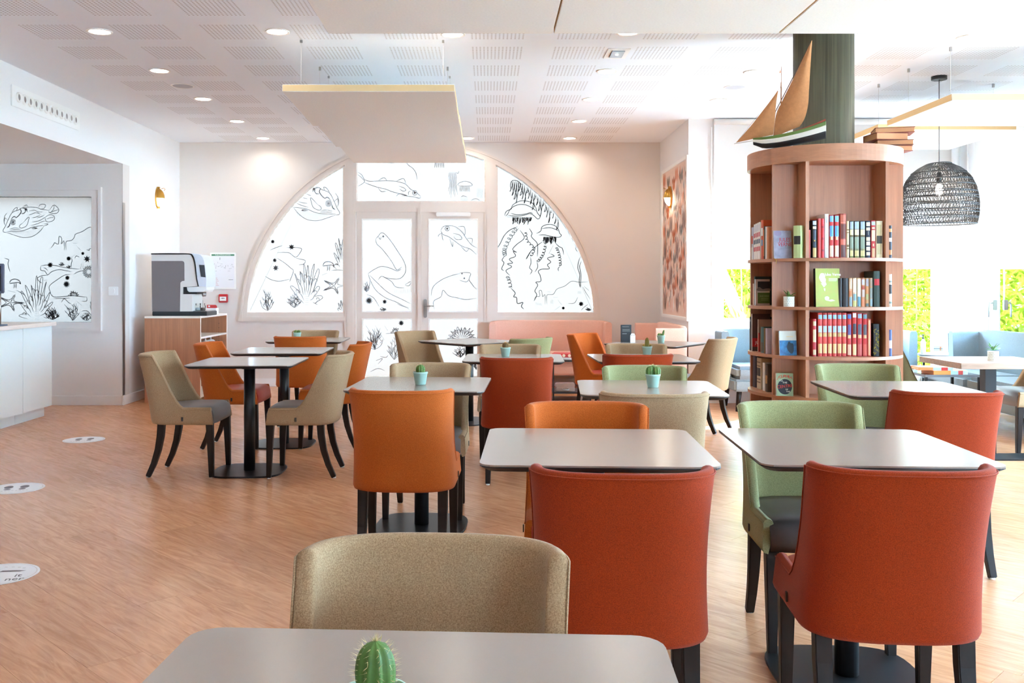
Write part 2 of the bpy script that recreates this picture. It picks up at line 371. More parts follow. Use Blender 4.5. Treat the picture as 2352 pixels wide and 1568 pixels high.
# ---- line drawings on the panes
def ribbon(mb, pts, w, toP, ok=None, m=0):
    """pts in photo pixels -> thin flat printed stroke on the pane"""
    run = []
    def flush():
        if len(run) > 1:
            rows = []
            for i, p in enumerate(run):
                a = run[max(i-1, 0)]; b = run[min(i+1, len(run)-1)]
                dx, dy = b[0]-a[0], b[1]-a[1]; L = math.hypot(dx, dy) or 1
                tp = .35+.65*min(1, min(i, len(run)-1-i)/3)
                nx, ny = -dy/L*w*.5*tp, dx/L*w*.5*tp
                rows.append([toP(p[0]-nx, p[1]-ny), toP(p[0]+nx, p[1]+ny)])
            mb.grid(rows, m=m, smooth=False)
        run.clear()
    for p in pts:
        if ok is None or ok(p[0], p[1]): run.append(p)
        else: flush()
    flush()
class Draw:
    def __init__(s, toP, ok): s.mb = MB(); s.toP = toP; s.ok = ok; s.r = random.Random(3); s.t = lambda x, y: (x, y); s.w = 1.0
    def zoom(s, ox, oy, k): s.t = lambda x, y: (ox+x/k, oy+y/k); return s
    def line(s, pts, w=None, closed=False, m=0, n=5):
        q = [s.t(*p) for p in cat_rom(pts, n, closed)]
        if closed: q.append(q[0])
        ribbon(s.mb, q, w or s.w, s.toP, s.ok, m)
    def circ(s, cx, cy, r, w=None, m=0): s.line([(cx+r*math.cos(2*PI*k/12), cy+r*math.sin(2*PI*k/12)) for k in range(12)], w, True, m, 2)
    def dot(s, cx, cy, r):
        p = [s.t(cx+r*math.cos(2*PI*k/10), cy+r*math.sin(2*PI*k/10)) for k in range(10)]
        if all(s.ok(*q) for q in p): s.mb.add([s.toP(*q) for q in p], [list(range(10))])
    def coral(s, cx, cy, w, h, seed, lobes=9, m=0, hatch=True):
        r = random.Random(seed); pts = []
        n = lobes*4
        for k in range(n+1):
            a = PI+PI*k/n; q = (1 if k % 4 in (1, 2) else .62)*(.85+.3*r.random())
            pts.append((cx+math.cos(a)*w/2*q+r.uniform(-1, 1)*w*.02, cy+math.sin(a)*h*q))
        s.line(pts, m=m)
        for k in range(lobes):
            a = PI+PI*(k+.5)/lobes; q0, q1 = .2+.2*r.random(), .62+.2*r.random()
            s.line([(cx+math.cos(a)*w/2*q0, cy+math.sin(a)*h*q0), (cx+math.cos(a+.12)*w/2*(q0+q1)/2, cy+math.sin(a+.1)*h*(q0+q1)/2), (cx+math.cos(a)*w/2*q1, cy+math.sin(a)*h*q1)], m=m)
            b = (cx+math.cos(a)*w/2*q1, cy+math.sin(a)*h*q1); z = w*.05
            s.line([(b[0]-z, b[1]), (b[0]-z*.6, b[1]-z*1.4), (b[0]+z*.6, b[1]-z*1.2), (b[0]+z, b[1]+z*.3)], m=m)
        if hatch:
            for k in range(6): s.line([(cx-w*.06, cy-k*h*.05), (cx+w*.06, cy-k*h*.05-1)], s.w*.6, m=m)
    def bush(s, cx, cy, w, h, seed, n=9, m=0, wd=None):
        r = random.Random(seed)
        for k in range(n):
            a = -PI/2+(k/(n-1)-.5)*2.2; L = h*(.6+.4*r.random())
            e = (cx+math.sin(a+PI/2)*w*.5*(.7+.3*r.random()), cy-L*math.cos(a+PI/2))
            mid = ((cx+e[0])/2+r.uniform(-.1, .1)*w, (cy+e[1])/2+.05*h)
            s.line([(cx+r.uniform(-.03, .03)*w, cy), mid, e], wd, m=m)
            for j in range(3):
                t = .4+.2*j; b = (cx+(e[0]-cx)*t, cy+(e[1]-cy)*t); d = .12*w*(1 if j % 2 else -1)
                s.line([b, (b[0]+d*.6, b[1]-.05*h), (b[0]+d, b[1]-.13*h)], wd, m=m)
    def blob(s, cx, cy, r_, seed, n=7):
        r = random.Random(seed)
        for k in range(n):
            a = 2*PI*k/n
            s.line([(cx, cy), (cx+r_*.6*math.cos(a), cy+r_*.6*math.sin(a)), (cx+r_*math.cos(a+.3), cy+r_*math.sin(a+.3))], s.w*1.6)
        s.circ(cx, cy, r_*.45, s.w*2)
    def hatch(s, p, q, n, L, m=0):
        for k in range(n):
            t = k/(n-1); x = p[0]+(q[0]-p[0])*t; y = p[1]+(q[1]-p[1])*t
            s.line([(x, y), (x+L[0], y+L[1])], s.w*.6, m=m)
    def curl(s, pts, r0, turns, w=None):
        q = cat_rom(pts, 40); out = []
        for i, p in enumerate(q):
            a = 2*PI*turns*i/len(q); out.append((p[0]+r0*math.cos(a), p[1]+r0*math.sin(a)*.8))
        t = s.t; ribbon(s.mb, [t(*p) for p in out], w or s.w, s.toP, s.ok)
    def boxfish(s, f):
        o = s.t; s.t = f; L = s.line
        L([(45,470),(10,465),(5,440),(30,400),(60,330),(110,240),(190,205),(220,185),(290,175),(400,180),(450,200),(545,212)])
        L([(45,470),(130,500),(200,522),(260,530),(350,515),(430,460),(485,392)]); L([(45,460),(120,460),(200,455),(270,440),(340,410),(420,395),(485,390)])
        L([(545,212),(600,150),(655,205),(625,248),(550,240)], closed=True); L([(500,290),(560,262),(605,290),(590,330),(535,348),(505,335)], closed=True)
        L([(600,155),(590,205),(555,235)]); L([(650,205),(600,220),(555,238)]); L([(600,290),(550,300),(510,315)])
        L([(415,175),(450,140),(500,150),(480,190),(440,195)]); L([(105,240),(140,190),(170,180),(160,215)]); L([(235,172),(275,150),(292,165)])
        L([(235,360),(290,300),(308,295),(295,350),(275,395),(220,420),(195,405),(205,380)], closed=True)
        L([(60,330),(20,300),(15,350),(30,390)]); L([(50,240),(20,290),(25,350)])
        s.circ(120, 350, 31); s.circ(120, 350, 21); s.dot(120, 350, 14); L([(85,360),(75,395),(50,415)], s.w*2)
        L([(95,320),(130,285),(160,300)], s.w*1.6); L([(200,190),(215,230),(180,280),(150,300)], s.w*1.6); L([(230,185),(270,200),(250,245),(215,250)], s.w*1.6); L([(255,215),(275,190),(285,230)], s.w*1.8)
        for a in ([(310,220),(370,210),(410,230),(470,230)],[(300,270),(340,255),(390,240),(450,262)],[(340,300),(390,290),(440,268)],[(340,350),(420,335),(470,310),(500,290)],[(330,390),(400,370),(460,345),(500,335)],[(80,430),(140,418),(200,425)],[(80,445),(150,438),(210,440)],[(400,300),(450,285),(490,262)]): L(a)
        L([(485,392),(520,380),(525,370),(480,370)])
        for k in range(16): L([(110+k*22, 478+min(k,6)*6-max(0,k-9)*4), (230+k*15, 455-max(0,k-3)*4)], s.w*.55)
        L([(335,425),(370,415),(400,422),(350,430)], s.w*1.5); s.t = o
    def starfish(s, cx, cy, r_):
        pts = []
        for k in range(10):
            a = -PI/2+.35+PI*k/5; q = r_ if k % 2 == 0 else r_*.3
            pts.append((cx+q*math.cos(a)*1.25, cy+q*math.sin(a)*.8))
        s.line(pts, s.w*1.3, True, n=3)
        for k in range(0, 10, 2):
            a = -PI/2+.35+PI*k/5
            for e in (-.1, 0, .1): s.line([(cx+3*math.cos(a), cy+3*math.sin(a)), (cx+r_*.85*math.cos(a+e)*1.25, cy+r_*.85*math.sin(a+e)*.8)], s.w*1.6)
    def mushroom(s, cx, cy, w):
        s.line([(cx-w*.5,cy),(cx-w*.35,cy-w*.3),(cx,cy-w*.38),(cx+w*.35,cy-w*.25),(cx+w*.5,cy+w*.05),(cx+w*.3,cy-w*.08),(cx,cy-w*.05),(cx-w*.3,cy-w*.02)], s.w*1.4, True)
        s.line([(cx-w*.12,cy-w*.05),(cx-w*.08,cy+w*.3),(cx-w*.15,cy+w*.45)]); s.line([(cx+w*.15,cy-w*.05),(cx+w*.08,cy+w*.3),(cx+w*.1,cy+w*.45)])
        s.hatch((cx-w*.05, cy), (cx+w*.12, cy), 6, (0, w*.35))
    def jelly(s, P, seed, th):
        r = random.Random(seed)
        for a in P: s.line(a)
        (x0, x1, y) = th
        for k in range(14):
            x = x0+(x1-x0)*k/13; L = 70*(.6+.6*r.random()); d = r.uniform(-22, 22)
            s.line([(x, y), (x+d*.4, y+L*.4), (x+d*.2, y+L*.7), (x+d, y+L)], s.w*(1.8 if k % 3 == 1 else 1)); s.line([(x+8, y), (x+d*.4+9, y+L*.4), (x+d, y+L)])
def pane(name, poly, y, parent, m=FILM):
    """poly in photo pixels on the plane y"""
    return MB().add([(X(p[0], y), y, Z(p[1], y)) for p in poly], [list(range(len(poly)))]).build(name, m, parent)
YG = YB+.095
def g(px, py): return (X(px, YB), py)      # panes keep the back wall scale
def bpane(poly, parent):
    return MB().add([(bX(p[0]), YG, bZ(p[1])) for p in poly], [list(range(len(poly)))]).build('pane', FILM, parent)
def toB(x, y): return (bX(x), YG-.004, bZ(y))
def inarc(x, y): return (x-966)**2+(y-737)**2 < 396**2
def arcpts(p0, p1, n=24): return [(p0+(p1-p0)*i/n, parc(p0+(p1-p0)*i/n)) for i in range(n+1)]
def window(n, label): return thing('window_%d' % n, label, 'window', kind='structure')
def frame_bars(mb, p0, p1, q0, q1, w, y0=YB-.012, y1=YB+.094):
    mb.box(bX(p0), bX(p0+w), y0, y1, bZ(q1), bZ(q0)); mb.box(bX(p1-w), bX(p1), y0, y1, bZ(q1), bZ(q0))
    mb.box(bX(p0+w), bX(p1-w), y0, y1, bZ(q0+w), bZ(q0)); mb.box(bX(p0+w), bX(p1-w), y0, y1, bZ(q1), bZ(q1-w))
    return mb
# left sector
w1 = window(1, 'left quarter-round pane with inked boxfish, corals and starfish')
bx('window_frame', FRAME, w1, bX(566), bX(796), YB-.012, YB+.094, bZ(729), bZ(717)); bx('window_frame', FRAME, w1, bX(788), bX(796), YB-.012, YB+.094, bZ(717), bZ(382))
pl = bpane([(568, 717)]+arcpts(568.5, 792)+[(792, 717)], w1)
d = Draw(toB, lambda x, y: 569 < x < 791 and y < 716 and inarc(x, y)); d.w = 1.25
d.boxfish(lambda x, y: (751.6-(x-120)*.2217, 465.7+(y-350)*.2217))
d.zoom(560, 360, 4.238)
for a in ([(310,930),(420,930),(490,975),(540,920),(545,890),(490,880),(400,880)],[(490,985),(580,1005),(570,1040),(520,1050)],[(310,985),(380,1030),(440,1080),(468,1110),(440,1190),(430,1215)],[(190,1160),(250,1195),(330,1210),(430,1190)],[(240,905),(300,880),(360,860)],[(840,1105),(900,1100),(985,1105)],[(750,1150),(800,1130)]): d.line(a)
d.blob(450, 875, 28, 1); d.blob(265, 822, 18, 2); d.blob(285, 1005, 20, 3); d.blob(295, 1080, 28, 4)
d.coral(600, 1440, 300, 400, 5, 10); d.coral(955, 1090, 190, 300, 6, 9); d.bush(480, 1470, 200, 160, 7, 9, wd=1.2); d.bush(215, 1500, 160, 280, 8, 8); d.coral(950, 1500, 110, 100, 9, 6)
d.mushroom(812, 1060, 110); d.starfish(870, 1255, 105)
d.mb.build('line_drawing', INKL, pl)
# transom
w2 = window(2, 'arched transom pane above the doors with inked fish and small jellyfish')
frame_bars(MB(), 814, 1116, 462, 478, 8).build('window_frame', FRAME, w2)
pl = bpane([(818, 470)]+arcpts(818, 1111, 30)+[(1111, 470)], w2)
d = Draw(toB, lambda x, y: 819 < x < 1110 and y < 469 and inarc(x, y)); d.w = 1.25; d.zoom(800, 340, 7.127)
for a in ([(250,500),(330,530),(480,525),(610,520),(760,530),(850,550),(930,580),(1010,660),(1110,720),(1180,785)],[(250,550),(350,590),(470,630),(600,660),(700,700),(850,740),(960,775),(1080,790),(1150,812),(1180,790)],[(130,370),(200,420),(235,480),(250,525),(230,560),(130,620)],[(140,420),(200,470),(240,520)],[(480,515),(570,470),(620,520)],[(770,530),(890,485),(930,570)],[(815,610),(900,640),(930,680),(880,690),(830,660)],[(470,635),(530,700),(610,690)],[(770,780),(830,735),(950,765),(860,770)],[(980,760),(975,710),(1010,690)],[(1110,785),(1160,800)],[(930,210),(975,265),(1050,320),(1100,400),(1115,500)],[(530,230),(600,210),(690,230),(760,210)]): d.line(a)
d.circ(1078, 720, 38); d.dot(1078, 720, 20)
for k in range(6): d.line([(1420+k*26, 205), (1415+k*28, 250), (1408+k*30, 305)], 1.6)
for k in range(8): d.line([(1650+k*14, 380), (1640+k*18, 470), (1660+k*14, 560), (1630+k*22, 700+(k % 3)*50)], 1.0)
d.line([(1755,380),(1790,400),(1808,360)])
d.line([(1795,600),(1810,560),(1900,530),(1990,550),(2025,600),(1900,610)], closed=True)
for k in range(8): d.line([(1830+k*20, 612), (1825+k*22, 660), (1830+k*22, 700)])
d.line([(1840,790),(1880,770),(1945,790)]); d.hatch((1840, 790), (1945, 795), 9, (4, 60)); d.line([(2000,850),(2080,815),(2160,850)]); d.hatch((2005, 845), (2155, 850), 9, (2, 35)); d.hatch((2110, 640), (2200, 660), 8, (-5, 150)); d.hatch((1860, 905), (1905, 905), 5, (2, 25))
d.mb.build('line_drawing', INKL, pl)
# right sector
w3 = window(3, 'right quarter-round pane with two large inked jellyfish')
bx('window_frame', FRAME, w3, bX(1136), bX(1368), YB-.012, YB+.094, bZ(729), bZ(717)); bx('window_frame', FRAME, w3, bX(1136), bX(1143), YB-.012, YB+.094, bZ(717), bZ(384))
pl = bpane([(1139, 717)]+arcpts(1139, 1363.5)+[(1364, 717)], w3)
d = Draw(toB, lambda x, y: 1140 < x < 1363 and y < 716 and inarc(x, y)); d.w = 1.5; d.zoom(1120, 380, 4.48)
d.jelly([[(175,510),(195,465),(245,440),(260,400),(330,360),(410,360),(470,385),(500,430),(515,480),(545,520),(520,545),(480,510),(440,490),(380,505),(300,515),(210,505)],[(185,515),(210,490),(230,450),(270,415),(330,395),(400,400),(470,435),(505,465)],[(240,485),(300,500),(380,495),(440,480),(470,490)]], 1, (255, 450, 525))
d.jelly([[(505,695),(550,670),(565,625),(620,602),(690,610),(735,655),(745,690),(765,715),(735,735),(660,725),(590,710),(530,712)],[(560,645),(640,635),(700,650),(735,670)]], 2, (580, 700, 728))
d.hatch((200, 510), (300, 520), 14, (5, 18))
for a in ([(310,625),(230,660),(170,720),(130,800),(90,860)],[(430,640),(460,690),(455,730),(510,790),(520,850),(515,935)],[(570,780),(500,830),(440,890),(400,960),(450,880)],[(700,790),(740,830),(775,850),(788,915)],[(915,810),(915,860),(960,920),(945,980),(935,1050),(955,1120),(950,1200),(960,1255)],[(985,960),(955,1030),(968,1120),(965,1200),(960,1255)]): d.line(a, 1.6)
d.curl([(300,640),(230,740),(175,860),(180,920)], 20, 10, 1.2); d.line([(180,925),(150,970),(170,1000),(145,1060),(170,1080)], 1.6)
d.line([(335,660),(380,740),(300,810),(260,860),(300,890),(265,880),(290,930),(225,960),(260,1000),(205,1010),(250,1040),(190,1080),(230,1130)], 1.6)
d.curl([(205,1140),(225,1190),(240,1260)], 16, 4, 1.4); d.line([(240,1260),(285,1310),(270,1350),(300,1360),(310,1420),(365,1410),(350,1450),(375,1478)], 1.8)
d.curl([(395,680),(410,770),(480,850),(450,930)], 11, 9); d.line([(445,940),(450,1000),(435,1050),(460,1080),(440,1120)])
d.curl([(600,820),(570,920),(520,985)], 13, 7); d.line([(510,990),(520,1040),(490,1095)])
d.curl([(665,820),(650,905)], 14, 5); d.line([(650,905),(690,930),(620,950),(655,990),(620,1020),(640,1060),(560,1065),(525,1090),(545,1130),(550,1190),(500,1200),(520,1230),(490,1290),(510,1330),(485,1390)], 1.6)
d.curl([(715,840),(745,930),(755,1030)], 12, 8); d.line([(750,1035),(730,1060),(738,1085)])
for k in range(24):
    x = 245+k*21; y0 = 150+max(0, k-7)*17; L = 110+40*((k*5) % 4)
    d.line([(x, y0), (x-8, y0+L*.4), (x-4+6*(k % 3), y0+L*.8), (x-14, y0+L), (x+6, y0+L*.55), (x+10, y0+10)])
d.line([(245,170),(260,145),(310,150),(350,185),(410,185)])
for a in ([(480,1395),(500,1350),(540,1345),(535,1290),(560,1290),(570,1350),(595,1330),(595,1430)],[(615,1430),(615,1335),(680,1325),(720,1270),(800,1240),(870,1190),(950,1200),(1050,1195)],[(725,1380),(770,1435)],[(690,1495),(750,1450)],[(835,1420),(900,1415),(935,1355)],[(990,1250),(1020,1310),(1075,1390)],[(970,1490),(1000,1460),(1040,1430)],[(620,1298),(655,1300)],[(680,1358),(735,1358)]): d.line(a, 1)
d.hatch((500, 1410), (560, 1420), 6, (5, 25)); d.blob(970, 1425, 24, 8); d.blob(785, 1468, 14, 9); d.hatch((655, 1375), (675, 1380), 3, (2, 45)); d.hatch((935, 1290), (965, 1290), 4, (3, 30)); d.bush(1045, 1495, 70, 40, 12, 7); d.hatch((1000, 1240), (1060, 1290), 8, (14, 20))
d.mb.build('line_drawing', INK, pl)
# ---- doors
def leaf(n, label, p0, p1, g0, g1):
    t = thing('door_%d' % n, label, 'door', kind='structure'); c = MB(); y0, y1 = YB-.01, YB+.0945
    c.box(bX(p0), bX(g0), y0, y1, .012, bZ(486.5)); c.box(bX(g1), bX(p1), y0, y1, .012, bZ(486.5))
    for a, b in ((486.5, 503), (716, 732), (866, 885)): c.box(bX(g0), bX(g1), y0, y1, max(bZ(b), .012), bZ(a))
    c.build('door_frame', FRAME, t)
    bead = MB()
    for a, b in ((503, 716), (732, 866)): frame_bars(bead, g0-1, g1+1, a-1, b+1, 2.2, YB-.016, YB+.0942)
    bead.build('glazing_bead', WHITE, t)
    return t, bpane([(g0, 503), (g1, 503), (g1, 716), (g0, 716)], t), bpane([(g0, 732), (g1, 732), (g1, 866), (g0, 866)], t)
dl, pu, pd = leaf(1, 'left glazed door leaf with an inked moray eel', 819, 961, 832, 945)
d = Draw(toB, lambda x, y: 833 < x < 944 and 504 < y < 715); d.w = 1.25; d.zoom(800, 480, 3.919)
for a in ([(240,265),(262,240),(290,210),(325,225),(380,290),(440,380),(495,470),(512,550),(480,610),(430,630),(340,620),(290,605),(260,640)],[(240,265),(248,310),(290,350),(340,410),(390,480),(430,545),(475,520)],[(262,240),(280,270),(288,245)],[(170,580),(220,545),(290,515),(370,530),(430,555),(470,540)],[(170,580),(190,640),(240,730),(330,800),(430,840),(570,920)],[(185,595),(250,660),(350,750),(470,810),(570,860)],[(300,605),(380,650),(420,700),(500,710)],[(505,680),(560,650),(540,690),(505,685)],[(160,770),(220,800),(270,880)],[(430,850),(470,870),(540,890)],[(135,740),(180,690),(185,640)]): d.line(a)
d.dot(307, 243, 9); d.blob(178, 825, 32, 3, 11); d.blob(320, 835, 20, 4); d.hatch((250, 535), (440, 555), 14, (10, -8)); d.bush(310, 920, 80, 40, 5, 7); d.bush(155, 745, 70, 110, 6, 6); d.hatch((410, 720), (560, 720), 10, (3, 40))
d.mb.build('line_drawing', INKL, pu)
d = Draw(toB, lambda x, y: 833 < x < 944 and 733 < y < 865); d.w = 1.25; d.zoom(800, 480, 3.919)
d.bush(410, 1360, 180, 230, 7, 9, wd=1.1); d.bush(230, 1270, 190, 260, 8, 11); d.blob(470, 1028, 24, 9, 9); d.bush(560, 1320, 100, 140, 10, 7, wd=1.2); d.coral(415, 1120, 70, 50, 11, 6, hatch=False)
for a in ([(330,1125),(400,1120),(470,1130),(520,1130)],[(280,1330),(330,1340),(350,1320)],[(190,1470),(260,1440),(320,1460)],[(240,1370),(300,1350),(260,1400)]): d.line(a)
for k in range(14): d.line([(150+k*14, 1050+22*(k % 6)), (165+k*14, 1075+22*(k % 6))])
d.mb.build('line_drawing', INKL, pd)
dr, pu, pd = leaf(2, 'right glazed door leaf with lever handle and inked catfish', 966, 1112, 985, 1097)
d = Draw(toB, lambda x, y: 986 < x < 1096 and 504 < y < 715); d.w = 1.25; d.zoom(800, 480, 3.919)
for a in ([(830,190),(850,155),(900,145),(960,155),(1020,200),(1060,260),(1110,320),(1165,350)],[(830,190),(850,225),(900,245),(950,280),(1020,330),(1100,360),(1165,420)],[(985,155),(1040,155),(1050,210),(1040,240)],[(940,215),(1000,230),(1020,265),(970,270),(945,240)],[(910,260),(935,335),(940,290)],[(1010,330),(1060,378),(1085,350)],[(1070,260),(1115,265),(1110,310)],[(840,210),(810,230),(808,245)],[(835,200),(845,260),(852,280)],[(1000,575),(1060,570),(1100,580),(1085,630),(1100,660),(1165,740)],[(1000,640),(1060,655),(1085,630)],[(740,780),(760,700),(830,640),(920,600),(1000,580)],[(770,900),(765,830),(830,790),(850,730),(900,780),(980,800),(1060,815),(1165,800)],[(1090,640),(1130,700),(1165,720)]): d.line(a)
d.circ(888, 172, 20); d.dot(888, 172, 10); d.dot(1022, 580, 7); d.dot(1042, 622, 8); d.hatch((745, 720), (900, 620), 9, (12, 8), 0); d.hatch((960, 160), (1030, 200), 6, (14, 26)); d.hatch((950, 225), (1010, 240), 6, (10, 22)); d.hatch((935, 600), (1000, 590), 4, (8, 10))
d.mb.build('line_drawing', INKL, pu)
d = Draw(toB, lambda x, y: 986 < x < 1096 and 733 < y < 865); d.w = 1.25; d.zoom(800, 480, 3.919)
d.coral(1020, 1180, 250, 110, 13, 11); d.bush(1010, 1340, 170, 130, 14, 11, wd=1.2); d.bush(1150, 1450, 90, 100, 15, 7)
d.mb.build('line_drawing', INKL, pd)
c = MB().box(bX(959), bX(968), YB-.03, YB-.012, .02, bZ(480)).box(bX(960), bX(967), YB-.045, YB-.03, bZ(690), bZ(670)).box(bX(961), bX(966), YB-.045, YB-.03, bZ(492), bZ(478))
c.build('meeting_stile', FRAME, dl)
hd = MB().prism([(p[0]+bX(977), p[1]+bZ(708)) for p in rrect(.021, .115, .02)], YB-.026, YB-.01, 'y').build('door_handle', STEEL, dr)
MB().tube([(bX(977), YB-.02, bZ(703)), (bX(977), YB-.065, bZ(703)), (bX(980), YB-.075, bZ(703)), (bX(997), YB-.075, bZ(702))], .009, 10).build('lever', STEEL, hd)
MB().tube([(bX(977), YB-.03, bZ(717)), (bX(977), YB-.045, bZ(717))], .014, 12).build('lock_cylinder', STEEL, hd)
bx('door_closer', WHITE, dr, bX(1002), bX(1081), YB-.06, YB-.012, bZ(497), bZ(488), bevel=.008)
# ---- niche window
w4 = window(4, 'frosted window behind the counter with inked boxfish and reef')
c = MB()
for a, b, y0, w in ((235, 212, YN-.025, 0),):
    x1, z1, z0 = X(a, YN), Z(430, YN), Z(760, YN)
    c.box(X(b, YN), x1, y0, YN+.05, z0, z1); c.box(NWX0-.1, X(b, YN), y0, YN+.05, Z(452, YN), z1); c.box(NWX0-.1, X(b, YN), y0, YN+.05, z0, Z(740, YN)); c.box(NWX0-.1, NWX0, y0, YN+.05, Z(740, YN), Z(452, YN))
    c.box(X(228, YN), X(235, YN), y0-.014, y0, z0, z1); c.box(NWX0-.1, X(228, YN), y0-.014, y0, Z(437, YN), z1); c.box(NWX0-.1, X(228, YN), y0-.014, y0, z0, Z(753, YN))
c.build('window_frame', WALL, w4)
pl = MB().add([(NWX0, YN+.06, NWZ0), (NWX1, YN+.06, NWZ0), (NWX1, YN+.06, NWZ1), (NWX0, YN+.06, NWZ1)], [(0, 1, 2, 3)]).build('pane', FILM2, w4)
d = Draw(lambda x, y: (X(x, YN), YN+.055, Z(y, YN)), lambda x, y: -20 < x < 211 and 453 < y < 739); d.w = 1.255
d.boxfish(lambda x, y: (x/5.058, 440+y/5.058)); d.zoom(0, 440, 5.058)
for a in ([(560,655),(595,610),(605,590),(650,605),(655,530),(670,515),(690,545),(685,605),(715,570),(718,680)],[(740,680),(740,580),(800,565),(835,530),(850,490),(930,460),(1010,410),(1065,420)],[(865,625),(910,680)],[(980,670),(1010,680),(1015,660),(1070,665)],[(815,595),(870,597)],[(745,527),(785,527)],[(450,860),(520,850),(600,855),(700,875),(790,890),(895,898)],[(445,860),(445,910),(490,920),(525,965),(570,930),(650,905),(730,915),(805,930)],[(470,880),(500,890),(525,915)],[(525,970),(460,975),(405,1005),(430,1045),(460,1060)],[(480,1030),(520,1028)],[(800,765),(810,800),(800,840),(805,880)],[(800,765),(840,735)],[(840,775),(860,745),(895,760)],[(920,830),(910,900)],[(940,835),(935,895)],[(795,960),(720,970),(640,1020),(550,1090),(550,1150),(590,1220),(690,1220),(810,1210),(870,1215),(985,1225)],[(590,1245),(690,1240),(790,1235)],[(830,960),(880,930),(940,915)],[(1045,880),(1070,825)],[(860,1270),(920,1320)],[(920,1275),(980,1270),(980,1225)],[(685,1285),(720,1245),(770,1290),(800,1300)],[(720,1310),(760,1355),(790,1370)],[(920,1390),(980,1385),(1030,1430),(1075,1470)],[(60,1150),(150,1170)],[(160,1145),(240,1190),(270,1220)],[(20,770),(70,790),(60,830),(70,880),(85,930)]): d.line(a, 1.4)
d.blob(555, 850, 32, 1, 9); d.blob(770, 775, 26, 2, 9); d.blob(985, 780, 40, 3); d.blob(755, 1000, 26, 4, 9); d.blob(745, 1075, 38, 5, 11); d.blob(935, 715, 18, 6)
for k in range(16): a = 2*PI*k/16; d.line([(1005+22*math.cos(a), 930+22*math.sin(a)), (1005+68*math.cos(a+.1), 930+68*math.sin(a+.1)), (1005+60*math.cos(a+.3), 930+60*math.sin(a+.3)), (1005+25*math.cos(a+.3), 930+25*math.sin(a+.3))], 1.3)
d.coral(400, 1480, 400, 430, 21, 11); d.bush(580, 1490, 230, 160, 22, 11, wd=1.7); d.bush(820, 1500, 200, 250, 23, 8, wd=1.3); d.bush(980, 1500, 160, 120, 24, 9, wd=1.2); d.coral(830, 1215, 110, 60, 25, 7, hatch=True); d.bush(690, 860, 90, 45, 26, 7, wd=1.1); d.bush(770, 885, 70, 40, 27, 6, wd=1.1); d.bush(1050, 1420, 80, 280, 28, 7, wd=1.2)
d.mushroom(145, 1065, 130); d.starfish(90, 1290, 130)
d.mb.build('line_drawing', INK, pl)
sw = thing('light_switch', 'white square light switch beside the frosted window', 'switch')
bx('switch_plate', WHITE, sw, X(250, YN), X(272, YN), YN-.012, YN-.001, Z(678, YN), Z(658, YN), bevel=.004)
MB().prism([(p[0]+X(261, YN), p[1]+Z(668, YN)) for p in rrect(.017, .024, .012)], YN-.018, YN-.011, 'y').build('rocker', WHITE, sw)
# ---- baseboards
c = MB().box(XL, DX0+.05, YB-.018, YB, 0, .1).box(DX1-.05, XR2, YB-.018, YB, 0, .1)
struct(c.build('baseboard_back', WALL2, bevel=.004), 'white skirting along the back wall', 'baseboard')
struct(MB().box(XL, XL+.018, YN-.018, YB-.018, 0, .1).build('baseboard_left', WALL2, bevel=.004), 'white skirting behind the coffee station', 'baseboard')
struct(MB().box(-6.7, XL, YN-.018, YN, 0, .1).build('baseboard_niche', WALL, bevel=.004), 'beige skirting under the frosted counter window', 'baseboard')
# corner guard on the niche edge
struct(MB().box(XL-.002, XL+.004, YN-.006, YN+.05, .1, Z(465, YN)).build('trim_2', STEEL), 'slim grey metal corner guard on the wall edge', 'trim')
# ---- right return, bay wall and right wall
struct(MB().box(XR2, XR2+.2, YW+.25, YB, 0, H+.2).build('wall_return', WALL2), 'white return wall carrying the coral wallpaper panel', 'wall')
WA = (X(1652, YW), 3.42, .83, 2.2); WB = (3.56, X(2163, YW), .3, 2.2)
c = cut_wall(MB(), XR2, XR+.25, 0, H, YW, YW+.25, 'x', [WA, WB])
struct(c.build('wall_bay', WALL2), 'white window wall behind the round bookcase', 'wall')
WS = [(8.0, 9.45, .3, 2.5), (5.4, 7.5, .35, 2.3), (1.4, 3.8, .9, 2.4)]
c = cut_wall(MB(), YREAR-.25, YW, 0, H, XR, XR+.25, 'y', WS)
struct(c.build('wall_right', WALL2), 'white right wall with tall windows', 'wall')
RS = [(3.0, 4.4, .9, 2.2)]  # unseen opening added to let fill daylight in from behind
c = cut_wall(MB(), -6.9, XR+.25, 0, H, YREAR-.25, YREAR, 'x', RS)
struct(c.build('wall_rear', WALL2), 'white rear wall with an added light opening', 'wall')
def plain_window(n, label, axis, a0, a1, z0, z1, p, mull=1):
    t = window(n, label); c = MB(); w = .06
    def bar(u0, u1, q0, q1, e=0):
        if axis == 'x': c.box(u0, u1, p+.05-e, p+.11, q0, q1)
        else: c.box(p+.05-e, p+.11, u0, u1, q0, q1)
    bar(a0, a0+w, z0, z1); bar(a1-w, a1, z0, z1); bar(a0+w, a1-w, z0, z0+w); bar(a0+w, a1-w, z1-w, z1)
    for k in range(1, mull): m_ = a0+(a1-a0)*k/mull; bar(m_-.05, m_+.05, z0+w, z1-w, .01)
    c.build('window_frame', WHITE, t)
    for k in range(mull):
        b0 = a0+(a1-a0)*k/mull; b1 = a0+(a1-a0)*(k+1)/mull; q = p+.085
        v_ = [(b0, q, z0), (b1, q, z0), (b1, q, z1), (b0, q, z1)] if axis == 'x' else [(q, b0, z0), (q, b1, z0), (q, b1, z1), (q, b0, z1)]
        MB().add(v_, [(0, 1, 2, 3)]).build('pane', GLASS, t)
    return t
plain_window(5, 'white window left of the bookcase with bamboo and a trunk outside', 'x', *WA, YW)
plain_window(6, 'white window right of the bookcase with bright bamboo outside', 'x', *WB, YW)
